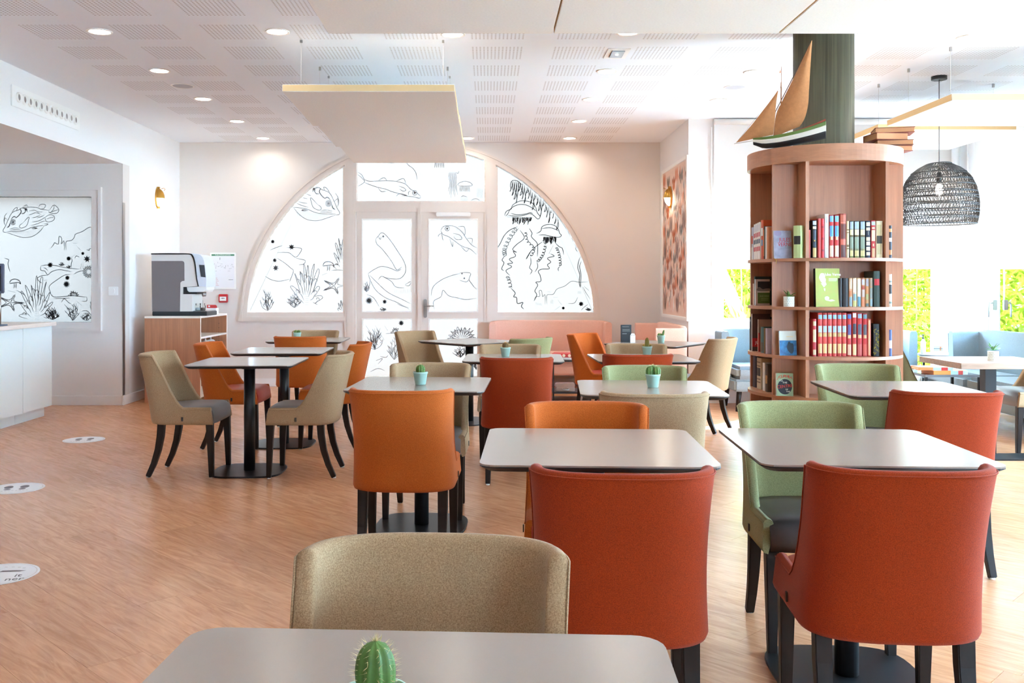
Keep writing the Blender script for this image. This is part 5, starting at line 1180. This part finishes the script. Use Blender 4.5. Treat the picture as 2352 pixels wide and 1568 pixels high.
# ================================================================ CEILING: lights, speakers, baffles
def downlight(x, y, label, power=.075):
    t = thing('downlight', label, 'ceiling light', (x, y, H), group='round recessed ceiling lights')
    MB().lathe([(.068, -.002), (.07, -.006), (.086, -.006), (.088, 0)], 32).build('trim_ring', WHITE, t)
    MB().lathe([(.0005, -.003), (.069, -.003)], 28, smooth=False).build('lamp_disc', LAMPM, t)
    l = bpy.data.lights.new('downlight_glow', 'AREA'); l.shape = 'DISK'; l.size = .13; l.energy = power; l.color = (1, .93, .86); l.spread = R(150)
    o = bpy.data.objects.new('downlight_glow', l); col.objects.link(o); o.parent = t; o.location = (0, 0, -.008)
LC = [-2.69, -1.46, -.247, .975, 2.19, 3.41]
for k, (yy, nm) in enumerate(((6.48, 'nearest'), (7.665, 'second'), (8.83, 'third'), (10.03, 'fourth'), (11.19, 'farthest'))): downlight(LC[0], yy, 'recessed ceiling light, %s of five in the left row' % nm)
downlight(LC[1], 6.48, 'recessed ceiling light beside the near end of the hanging panels'); downlight(LC[2], 6.55, 'recessed ceiling light just behind the foreground panels'); downlight(LC[2], 11.19, 'recessed ceiling light above the half-round window')
for yy, nm in ((7.68, 'nearest'), (8.85, 'second'), (10.03, 'third'), (11.19, 'farthest')): downlight(LC[3], yy, 'recessed ceiling light, %s of four right of the hanging panels' % nm)
downlight(LC[3], 6.5, 'recessed ceiling light hidden at the edge of the foreground panels')
downlight(LC[4], 7.71, 'recessed ceiling light left of the model boat, nearer one'); downlight(LC[4], 8.89, 'recessed ceiling light left of the model boat, farther one'); downlight(LC[5], 6.63, 'recessed ceiling light above the right foreground panel')
for yy, a in ((.5, 'above the viewer'), (2.9, 'above the front tables')):
    for xx, b in ((-2.69, 'left'), (-.25, 'middle'), (2.19, 'right')): downlight(xx, yy, 'added fill light in the ceiling %s, %s one, outside the photo' % (a, b))  # unseen lamps added to brighten the near end of the room
for x, y, lab in ((-2.69, 8.25, 'flat grey ceiling speaker in the left row of lights'), (2.19, 8.3, 'flat grey ceiling speaker left of the model boat')):
    t = thing('ceiling_speaker', lab, 'speaker', (x, y, H), group='round ceiling speakers')
    MB().lathe([(.085, -.004), (.098, -.006), (.102, 0)], 32).build('rim', WHITE, t); MB().lathe([(.0005, -.005), (.086, -.005)], 28, smooth=False).build('grille', mat('grey_grille', (186, 186, 192), .7), t)
t = thing('emergency_light', 'square white emergency light set in the ceiling', 'ceiling light', (X(1417, 7.09), 7.09, H))
MB().box(-.085, .085, -.15, .15, -.006, 0).build('frame', WHITE, t, bevel=.002); bx('lens', mat('pale_blue_lens', (196, 214, 226), .25), t, -.05, .05, -.1, .1, -.012, -.0062, bevel=.004); bx('led', mat('led_glow', (240, 250, 255), .4, emit=3), t, -.008, .008, -.012, .012, -.014, -.0121)
CAB = flat((200, 196, 190)); ZBF = 2.569
def baffle(label, x0, x1, y0, y1, z=ZBF, tilt=0):
    cx_, cy_ = (x0+x1)/2, (y0+y1)/2; hx, hy = (x1-x0)/2, (y1-y0)/2
    t = thing('acoustic_panel', label, 'ceiling panel', (cx_, cy_, z), group='hanging acoustic panels')
    t.rotation_euler = (R(tilt), 0, 0)
    q = MB().box(-hx, hx, -hy, hy, 0, .05); q.mi = [0, 0, 1, 1, 1, 1]; q.build('panel', [BAFFLE, BEDGE], t, bevel=.003)
    for sx in (-1, 1):
        for sy in (-1, 1):
            x, y = sx*(hx-.09), sy*(hy-.2); zt_ = H-z-.002
            c_ = MB().tube([(x, y, .05), (x, y, zt_)], .0011, 5).build('cable', CAB, t); bx('ceiling_grip', STEEL, c_, x-.008, x+.008, y-.008, y+.008, zt_-.03, zt_)
for k, (a, nm) in enumerate(((6.5, 'nearest'), (7.655, 'middle'), (8.81, 'farthest'))): baffle('cream hanging acoustic panel, %s of three before the arched window' % nm, -1.43, -.232, a, a+1.145, tilt=-2.3)
for k, nm in enumerate(('left', 'middle', 'right')): baffle('cream hanging acoustic panel, %s one along the top of the photo' % nm, -.838+k*1.184, -.838+k*1.184+1.176, 3.76, 4.92)
baffle('cream hanging acoustic panel at right, nearer one before the pendant', 3.32, 4.5, 6.7, 7.79); baffle('cream hanging acoustic panel at right, farther one behind the pendant', 3.32, 4.5, 7.97, 9.13)
# ================================================================ WOVEN PENDANT
t = thing('pendant_lamp', 'black woven dome pendant lamp hanging right of the bookcase', 'pendant lamp', (X(2157, 7.88), 7.88, 0))
BW = mat('black_rattan', (52, 54, 58), .7)
MB().lathe([(.06, H-.03), (.062, H-.028), (.062, H)], 28).build('ceiling_rose', BLACK, t); MB().tube([(0, 0, H-.03), (0, 0, 2.2)], .003, 6).build('cord', BLACK, t)
prof = [(2.269, .088), (2.262, .105), (2.24, .15), (2.19, .213), (2.13, .255), (2.07, .28), (2.0, .297), (1.92, .304), (1.85, .302), (1.79, .292), (1.757, .284)]
def rad(z):
    for (z0, r0), (z1, r1) in zip(prof, prof[1:]):
        if z1 <= z <= z0: return r0+(r1-r0)*(z0-z)/(z0-z1)
    return prof[-1][1] if z < 1.8 else prof[0][1]
wv = MB(); rr = random.Random(2); zb = [2.266, 2.195, 2.135, 2.09, 2.03, 1.985, 1.925, 1.87, 1.81, 1.76]
for j in range(len(zb)-1):
    z1, z0 = zb[j], zb[j+1]; n = 74
    for k in range(n):
        a = 2*PI*k/n+rr.uniform(-.015, .015); sl = .11 if j % 2 else -.11
        for e in (1, -.4):
            pts = []
            for i in range(3):
                z = z1+(z0-z1)*i/2; r = rad(z)+rr.uniform(-.003, .003); pts.append((r*math.cos(a+sl*e*i/2), r*math.sin(a+sl*e*i/2), z))
            wv.tube(pts, .0027, 3, smooth=False)
o = wv.build('weave', BW, t); o['kind'] = 'stuff'
for j, z in enumerate(zb):
    for dz in ((0, -.012) if 0 < j < 9 else (0,)):
        n = 48; ph = rr.uniform(0, 6)
        MB().tube([(rad(z+dz)*math.cos(2*PI*k/n), rad(z+dz)*math.sin(2*PI*k/n), z+dz+.006*math.sin(2*PI*k/n+ph)) for k in range(n)], .0042 if j in (0, 9) else .0036, 6, closed=True).build('hoop', BW, t)
sk = MB().lathe([(.02, 2.1), (.02, 2.19), (.006, 2.2)], 14).build('lamp_holder', BLACK, t)
MB().lathe([(.012, 2.1), (.02, 2.085), (.031, 2.05), (.031, 2.03), (.022, 2.005), (.0005, 1.998)], 16).build('bulb', LAMPM, t)
l = bpy.data.lights.new('bulb_glow', 'POINT'); l.energy = 1; l.color = (1, .85, .68); l.shadow_soft_size = .03
o = bpy.data.objects.new('bulb_glow', l); col.objects.link(o); o.parent = t; o.location = (0, 0, 1.985)
# ================================================================ WALL LAMPS, WALLPAPER
def bulkhead_lamp(label, x, y, z, sx):
    t = thing('bulkhead_lamp', label, 'wall lamp', (x, y, z), 0, 'brass bulkhead wall lamps')
    t.rotation_euler = (0, 0, 0 if sx > 0 else PI)
    def egg(d, s_, z0=-1, z1=1): 
        rows = []
        for j in range(9):
            b_ = z0*PI/2*.98+(z1-z0)*PI/2*.98*j/8; rows.append([(d*math.cos(b_)*math.sin(PI*k/12), s_*.068*math.cos(b_)*math.cos(PI*k/12), s_*.11*math.sin(b_)) for k in range(13)])
        return MB().grid(rows)
    MB().prism([(p[0], p[1]) for p in ell(0, 0, .072, .115, 28)], 0, .018, 'x').build('back_plate', BRASS, t)
    egg(.085, 1.0, -.05, 1).build('hood', BRASS, t); egg(.074, .93, -1, 0).build('glass_lens', LAMPM, t)
    bx('lug', BRASS, t, 0, .03, -.012, .012, -.125, -.105); bx('lug', BRASS, t, 0, .03, -.012, .012, .105, .125); MB().tube([(.055, -.02, .1), (.08, -.01, .11), (.085, .02, .1), (.07, .03, .085)], .003, 6).build('wing_nut', BRASS, t)
    l = bpy.data.lights.new('wall_lamp_glow', 'POINT'); l.energy = .08; l.color = (1, .85, .65); l.shadow_soft_size = .04
    o = bpy.data.objects.new('wall_lamp_glow', l); col.objects.link(o); o.parent = t; o.location = (.1, 0, -.05)
bulkhead_lamp('brass oval wall lamp above the coffee machine', XL, 10.75, 2.25, 1); bulkhead_lamp('brass oval wall lamp on the coral wallpaper', XR2-.012, 10.8, 2.26, -1)
t = thing('wallpaper_panel', 'framed panel of coral and tulip wallpaper on the return wall', 'wall panel', (XR2, 10.62, 1.745))
bx('backing', mat('blush_paper', (228, 198, 182), .85), t, -.008, -.001, -.69, .69, -.84, .84)
c = MB().box(-.022, -.001, -.73, -.69, -.88, .88).box(-.022, -.001, .69, .73, -.88, .88).box(-.022, -.001, -.69, .69, .84, .88).box(-.022, -.001, -.69, .69, -.88, -.84)
c.build('frame', WHITE, t, bevel=.004)
pr = MB(); rr = random.Random(9)
PC = [flat((178, 92, 52)), flat((214, 136, 98)), flat((128, 80, 76)), flat((104, 104, 98)), flat((224, 152, 126)), flat((244, 234, 226))]
def leafshape(cy_, cz, w, h, m, lean_=0, n=6, k=1):
    p = [(cy_+w*math.sin(PI*i/n)*.5+lean_*i/n, cz+h*i/n) for i in range(n+1)]+[(cy_-w*math.sin(PI*i/n)*.5+lean_*i/n, cz+h*i/n) for i in range(n-1, 0, -1)]
    if max(abs(q[0]) for q in p) > .685 or max(abs(q[1]) for q in p) > .835: return
    pr.add([(-.0085-.0003*k, q[0], q[1]) for q in p], [list(range(len(p)))], m)
TW, TH_ = .36, .6
for iy in range(-3, 4):
    for iz in range(-3, 4):
        oy, oz = iy*TW+(TW*.5 if iz % 2 else 0)*0, iz*TH_+(TH_*.5 if iy % 2 else 0)
        for k in range(5): leafshape(oy+.02+(k-2)*.03, oz+.02+.01*abs(k-2), .034, .13-.02*abs(k-2), 0, (k-2)*.014, k=2)
        leafshape(oy+.02, oz-.03, .1, .09, 0, k=1)
        for k in range(6): leafshape(oy+.19+(k-2.5)*.02, oz+.1, .016, .26-.02*abs(k-2.5), 2, (k-2.5)*.018, k=2)
        for k in range(4): leafshape(oy-.13+(k-1.5)*.034, oz+.06, .05, .17, 1 if k % 2 else 4, (k-1.5)*.01)
        for k in range(5): leafshape(oy-.02+(k-2)*.02, oz-.26, .024, .14, 3, (k-2)*.03, k=2)
        for k in range(4): leafshape(oy+.12+(k-1.5)*.03, oz-.22, .04, .2, 4 if k % 2 else 5, (k-1.5)*.012)
        for k in range(6): leafshape(oy-.18+(k-2.5)*.018, oz-.2, .012, .2, 2 if k % 2 else 5, (k-2.5)*.01, k=2)
        for k in range(5): leafshape(oy+.2+(k-2)*.016, oz-.06, .014, .1, 3 if k % 2 else 5, (k-2)*.012, k=3)
for k in range(420):
    leafshape(rr.uniform(-.67, .67), rr.uniform(-.82, .72), rr.uniform(.01, .035), rr.uniform(.04, .12), rr.choice([1, 2, 3, 4, 5, 5, 5, 4]), rr.uniform(-.03, .03), k=.5)
pr.build('wallpaper_print', PC, t)
# ================================================================ SIGNS
t = thing('evacuation_plan', 'white framed evacuation plan with green heading on the back wall', 'sign', (bX(513), YB-.001, bZ(622)))
c = MB().box(-.16, .16, -.016, 0, -.225, .225); c.build('frame', WHITE, t, bevel=.004)
bx('sheet', flat((238, 238, 242)), t, -.14, .14, -.0175, -.0161, -.205, .205); bx('heading', flat((70, 140, 106)), t, -.14, .14, -.0185, -.0176, .185, .205); text('heading_text', "PLAN D'ÉVACUATION", .019, WHITE, t, (0, -.0189, .195))
pm2 = MB(); rr = random.Random(5)
for k in range(34):
    x, z = rr.uniform(-.11, .12), rr.gauss(.05, .03); pm2.box(x, x+rr.uniform(.004, .03), -.0181, -.0176, z, z+.002) if k % 2 else pm2.box(x, x+.002, -.0181, -.0176, z, z+rr.uniform(.004, .02))
pm2.box(-.04, -.034, -.0181, -.0176, .135, .165); pm2.box(.07, .125, -.0181, -.0176, -.11, -.105); pm2.build('plan_drawing', flat((120, 122, 132)), t)
lg = MB()
for k in range(6): lg.box(-.12, -.07+.01*(k % 3), -.0181, -.0176, -.09-k*.018, -.087-k*.018)
lg.build('legend', flat((206, 120, 126)), t)
t = thing('fire_call_point', 'red fire alarm call point on the back wall', 'alarm', (bX(514), YB-.001, bZ(685)))
bx('housing', flat((192, 40, 46), .4), t, -.055, .055, -.035, 0, -.052, .052, bevel=.006); bx('push_plate', WHITE, t, -.04, .04, -.038, -.0351, -.03, .022, bevel=.001)
for s_ in (-1, 0, 1): MB().lathe([(.005 if s_ else .007, 0), (.005, .001)], 10).build('mark', INK, t, (s_*.016, -.0385, .002)).rotation_euler = (PI/2, 0, 0)
# air grille with nozzles on the bulkhead
t = thing('air_grille', 'white linear air grille with twelve round nozzles on the bulkhead', 'vent', (XL, 8.07, 2.762))
bx('plate', WHITE, t, .001, .012, -.62, .62, -.085, .085, bevel=.003)
NZ = MB().lathe([(.026, .0), (.033, .016), (.04, .018), (.042, 0)], 20).mesh('nozzle', WHITE); NH = MB().lathe([(.0005, .004), (.027, .004)], 16, smooth=False).mesh('nozzle_hole', flat((150, 140, 136)))
for k in range(12):
    n_ = ob('nozzle', NZ, t, (.012, -.52+k*.0945, .0)); n_.rotation_euler = (0, PI/2, 0); ob('nozzle_opening', NH, n_)
# ================================================================ COUNTER AND KIOSK
CTM = mat('mint_white_laminate', (226, 236, 236), .4); CTT = mat('pale_wood_worktop', (236, 222, 212), .45, noise=(12, .06), stretch=(4, .4, 4))
for k in range(7):
    y1 = 8.93-k*.56; y0 = y1-.556
    t = thing('base_cabinet', 'pale mint base cabinet under the counter, %s from the far end' % ORD[k], 'cabinet', (-4.16, (y0+y1)/2, 0), 0, 'counter base cabinets')
    hy = (y1-y0)/2; bx('carcass', CTM, t, -.6, -.022, -hy, hy, .1, .86); bx('door', CTM, t, -.02, 0, -hy+.0015, hy-.0015, .102, .858, bevel=.001); bx('plinth', CTM, t, -.58, -.075, -hy, hy, 0, .1)
struct_t = thing('worktop', 'pale wood worktop on the mint counter', 'worktop', (-4.14, 6.98, .86))
bx('board', CTT, struct_t, -.64, .01, -1.98, 1.98, .001, .036, bevel=.003)
t = thing('payment_screen', 'dark screen on a slim stand at the left edge of the counter', 'screen', (-4.29, 8.03, .897))
bx('foot', flat((96, 104, 122)), t, -.1, .12, -.1, .1, 0, .012, bevel=.003); MB().tube([(.1, 0, .01), (.1, 0, .3)], .012, 8).build('stand', STEEL, t)
bx('screen_housing', flat((84, 92, 112)), t, -.25, .135, -.02, .02, .28, .535, bevel=.006); bx('display', flat((28, 30, 36), .2), t, -.235, .122, -.0212, -.0201, .3, .515)
# ================================================================ COFFEE STATION
cx0, cx1, cy0, cy1, cz = X(332, 9.92), X(460, 9.92), 9.92, 10.94, .918
t = thing('coffee_cabinet', 'beech cabinet with open white-edged shelves under the coffee machine', 'cabinet', (0, 0, 0))
BL = mat('pale_board_edge', (244, 236, 226), .5)
bx('side_panel', BEECH, t, cx0, cx1, cy0, cy0+.022, 0, cz-.022); bx('side_panel', BEECH, t, cx0, cx1, cy1-.022, cy1, 0, cz-.022); bx('back_panel', BEECH, t, cx0, cx0+.018, cy0+.022, cy1-.022, 0, cz-.022)
bx('top', BL, t, cx0, cx1, cy0, cy1, cz-.022, cz)
for z in (.07, .46, .695): bx('shelf', BL, t, cx0+.018, cx1-.004, cy0+.022, cy1-.022, z-.02, z)
for a in (cy0, cy1-.022): bx('edge_band', BL, t, cx1, cx1+.002, a, a+.022, 0, cz-.022)
for k in range(7):
    MB().lathe([(.004, 0), (.004, .001)], 8).build('shelf_pin_hole', INK, t, (cx1-.09, cy1-.0225, .5+.05*k)).rotation_euler = (PI/2, 0, 0)
ZM = .000773; MX = lambda zx: -3.594+(zx-120)*ZM
def MZ(zy): return cz+.001+(940-zy)*ZM
MY0, MY1 = 10.0, 10.36
t = thing('coffee_machine', 'grey and white coffee machine with touch screen on the cabinet', 'coffee machine', (0, 0, 0))
def prof_(pts): return [(MX(a), MZ(b)) for a, b in pts]
MB().prism(prof_([(130, 880), (885, 880), (885, 940), (130, 940)]), MY0-.005, MY1+.005, 'y').build('base_tray', flat((36, 40, 44), .35), t, bevel=.004)
body = prof_([(118, 92), (630, 92)]+[(a, b) for a, b in cat_rom([(630, 92), (680, 115), (705, 170), (722, 260), (738, 420), (760, 530)], 4)]+[(590, 540), (548, 540), (548, 640), (680, 640), (680, 878), (118, 878)])
MB().prism(body, MY0, MY1, 'y').build('body', mat('warm_white_shell', (226, 220, 214), .35), t)
MB().prism(prof_([(120, 182), (545, 182), (566, 192), (573, 212), (575, 455), (540, 460), (518, 482), (512, 880), (130, 880)]), MY0-.004, MY0-.0002, 'y').build('side_cladding', mat('taupe_cladding', (124, 116, 116), .45), t)
up = cat_rom([(115, 76), (400, 74), (640, 78), (690, 105), (715, 165), (732, 260), (748, 420), (772, 534)], 5); dn = cat_rom([(760, 534), (736, 420), (718, 265), (702, 180), (678, 122), (632, 93), (400, 92), (115, 93)], 5)
MB().prism(prof_(up+dn), MY0-.006, MY1+.006, 'y').build('black_band', flat((24, 26, 28), .3), t)
fr_ = cat_rom([(640, 78), (740, 84), (805, 110), (840, 180), (862, 300), (872, 430), (868, 538)], 4)
hd = MB().prism(prof_(fr_+[(772, 534), (748, 420), (732, 260), (715, 165), (690, 105)]), MY0+.004, MY1-.004, 'y').build('front_head', mat('cool_white_shell', (220, 226, 236), .3), t)
MB().prism(prof_([(775, 235), (848, 238), (864, 408), (800, 400)]), MY0+.0005, MY0+.0038, 'y').build('touch_screen', flat((66, 72, 78), .15), hd)
MB().prism(prof_([(590, 541), (866, 541), (862, 580), (835, 610), (625, 610), (600, 590)]), MY0+.03, MY1-.03, 'y').build('spout_housing', WHITE, t, bevel=.003)
MB().prism(prof_([(550, 541), (588, 541), (600, 595), (625, 612), (740, 612), (740, 640), (550, 640)]), MY0+.02, MY1-.02, 'y').build('brew_unit', flat((30, 34, 36), .4), t)
for yy in (MY0+.14, MY0+.2): MB().lathe([(.008, MZ(676)), (.014, MZ(660)), (.016, MZ(612))], 12).build('nozzle', STEEL, t, (MX(778), yy, 0))
bx('drip_grid', STEEL, t, MX(690), MX(875), MY0+.02, MY1-.02, MZ(880), MZ(872)); MB().tube([(MX(120), 10.15, MZ(780)), (MX(95), 10.15, MZ(785)), (MX(100), 10.15, MZ(830)), (MX(126), 10.15, MZ(900))], .008, 6).build('power_cable', BLACK, t)
GLS = clear_glass('jar_glass')
for i, (zx, yy, lab) in enumerate(((712, 10.12, 'small clear glass jar on the drip tray, left'), (770, 10.14, 'small clear glass jar with a spoon on the drip tray'))):
    t = thing('glass_jar', lab, 'jar', (MX(zx), yy, MZ(871)), group='glass jars on the drip tray')
    MB().lathe([(.026, 0), (.03, .004), (.031, .05), (.024, .062), (.024, .075), (.027, .078)], 20).build('jar_wall', GLS, t); MB().lathe([(.0005, .002), (.028, .003), (.028, .03), (.0005, .032)], 18).build('contents', flat((120, 96, 84) if i else (176, 186, 190)), t)
    if i: MB().tube([(0, 0, .035), (.002, 0, .11)], .003, 6).build('spoon', STEEL, t)
t = thing('sugar_caddy', 'white ceramic caddy holding red sachets', 'caddy', (-3.125, 10.6, cz+.001))
c = MB().box(-.06, .06, -.05, .05, 0, .006).box(-.06, -.054, -.05, .05, .006, .07).box(.054, .06, -.05, .05, .006, .07).box(-.054, .054, -.05, -.044, .006, .07).box(-.054, .054, .044, .05, .006, .07).box(-.006, .0, -.044, .044, .006, .07)
c.build('caddy_body', WHITE, t)
for k in range(3): bx('sachet', flat((212, 60, 58)), t, -.05, .05, -.03+k*.022, -.022+k*.022, .01, .105-.006*k); bx('sachet_print', WHITE, t, -.035+.02*k, -.015+.02*k, -.0312+k*.022, -.0301+k*.022, .08, .098-.006*k)
def teapot(label, x, y, z, s=1.0):
    t = thing('teapot', label, 'teapot', (x, y, z), R(-40), 'white teapots in the cabinet')
    MB().lathe([(.05*s, 0), (.056*s, .01), (.06*s, .06*s), (.052*s, .125*s), (.047*s, .14*s), (.044*s, .14*s)], 24).build('pot_body', WHITE, t)
    MB().lathe([(.046*s, .14*s), (.035*s, .152*s), (.008*s, .158*s), (.01*s, .175*s), (.0005, .18*s)], 20).build('lid', WHITE, t)
    MB().tube([(.05*s, 0, .125*s), (.09*s, 0, .13*s), (.105*s, 0, .09*s), (.09*s, 0, .045*s), (.056*s, 0, .03*s)], .007*s, 8).build('handle', WHITE, t); MB().tube([(-.05*s, 0, .05*s), (-.085*s, 0, .09*s), (-.1*s, 0, .14*s)], [.016*s, .012*s, .009*s], 8).build('spout', WHITE, t)
teapot('white teapot on the upper cabinet shelf', cx1-.13, 10.12, .696, 1.1); teapot('white teapot on the lower cabinet shelf, nearer one', cx1-.13, 10.53, .461, 1.05); teapot('white teapot on the lower cabinet shelf, farther one', cx1-.14, 10.76, .461, 1.05)
# ================================================================ FLOOR STICKERS
STK = mat('white_floor_vinyl', (240, 238, 240), .4)
def sticker(label, x, y, r, rz, kind):
    t = thing('floor_sticker', label, 'sticker', (x, y, .0006), R(rz), 'round floor stickers')
    MB().lathe([(r, 0), (r, .0012), (.0005, .0012)], 48, smooth=False).build('disc', STK, t)
    ring_ = MB(); ring_.grid([[((r*.93)*math.cos(2*PI*k/60), (r*.93)*math.sin(2*PI*k/60), .0016), ((r*.915)*math.cos(2*PI*k/60), (r*.915)*math.sin(2*PI*k/60), .0016)] for k in range(60)], closeu=True, smooth=False); ring_.build('printed_ring', flat((206, 196, 192)), t)
    gp = flat((120, 112, 116))
    if kind == 'feet':
        for s_ in (-1, 1):
            MB().add([(s_*.045+.026*math.cos(2*PI*k/16), .035+.042*math.sin(2*PI*k/16), .0017) for k in range(16)], [list(range(16))]).build('footprint', gp, t)
            MB().add([(s_*.042+.02*math.cos(2*PI*k/14), -.03+.018*math.sin(2*PI*k/14), .0017) for k in range(14)], [list(range(14))]).build('footprint', gp, t)
        ln = MB()
        for k in range(9): ln.box(-.09+k*.02, -.078+k*.02, -.075, -.068, .0013, .0017)
        ln.build('printed_text', flat((206, 198, 200)), t)
    else:
        text('printed_text', 'it', .055, flat((96, 90, 96)), t, (.07, -.035, .0014), rot=(0, 0, 0), ext=.0003, align='LEFT'); text('printed_text', 'ner', .055, flat((96, 90, 96)), t, (.045, -.085, .0014), rot=(0, 0, 0), ext=.0003, align='LEFT')
        MB().add([(-.01, .03, .0017), (.075, .025, .0017), (.1, .035, .0017), (.06, .045, .0017), (0, .05, .0017)], [(0, 1, 2, 3, 4)]).build('printed_mark', gp, t)
        ln = MB()
        for k in range(8): a = R(150-k*15); ln.box(.115*math.cos(a)-.006, .115*math.cos(a)+.006, .1*math.sin(a)+.0, .1*math.sin(a)+.006, .0013, .0017)
        ln.build('printed_text', flat((206, 198, 200)), t)
sticker('round white floor sticker with footprints beside the far left chair', X(193, 7.55), 7.55, .16, 14, 'feet'); sticker('round white floor sticker with footprints at the left edge', X(36, 5.75), 5.75, .165, 16, 'feet'); sticker('round white floor sticker with lettering cut off at the left edge', X(-2, 4.04), 4.04, .16, 12, 'text')
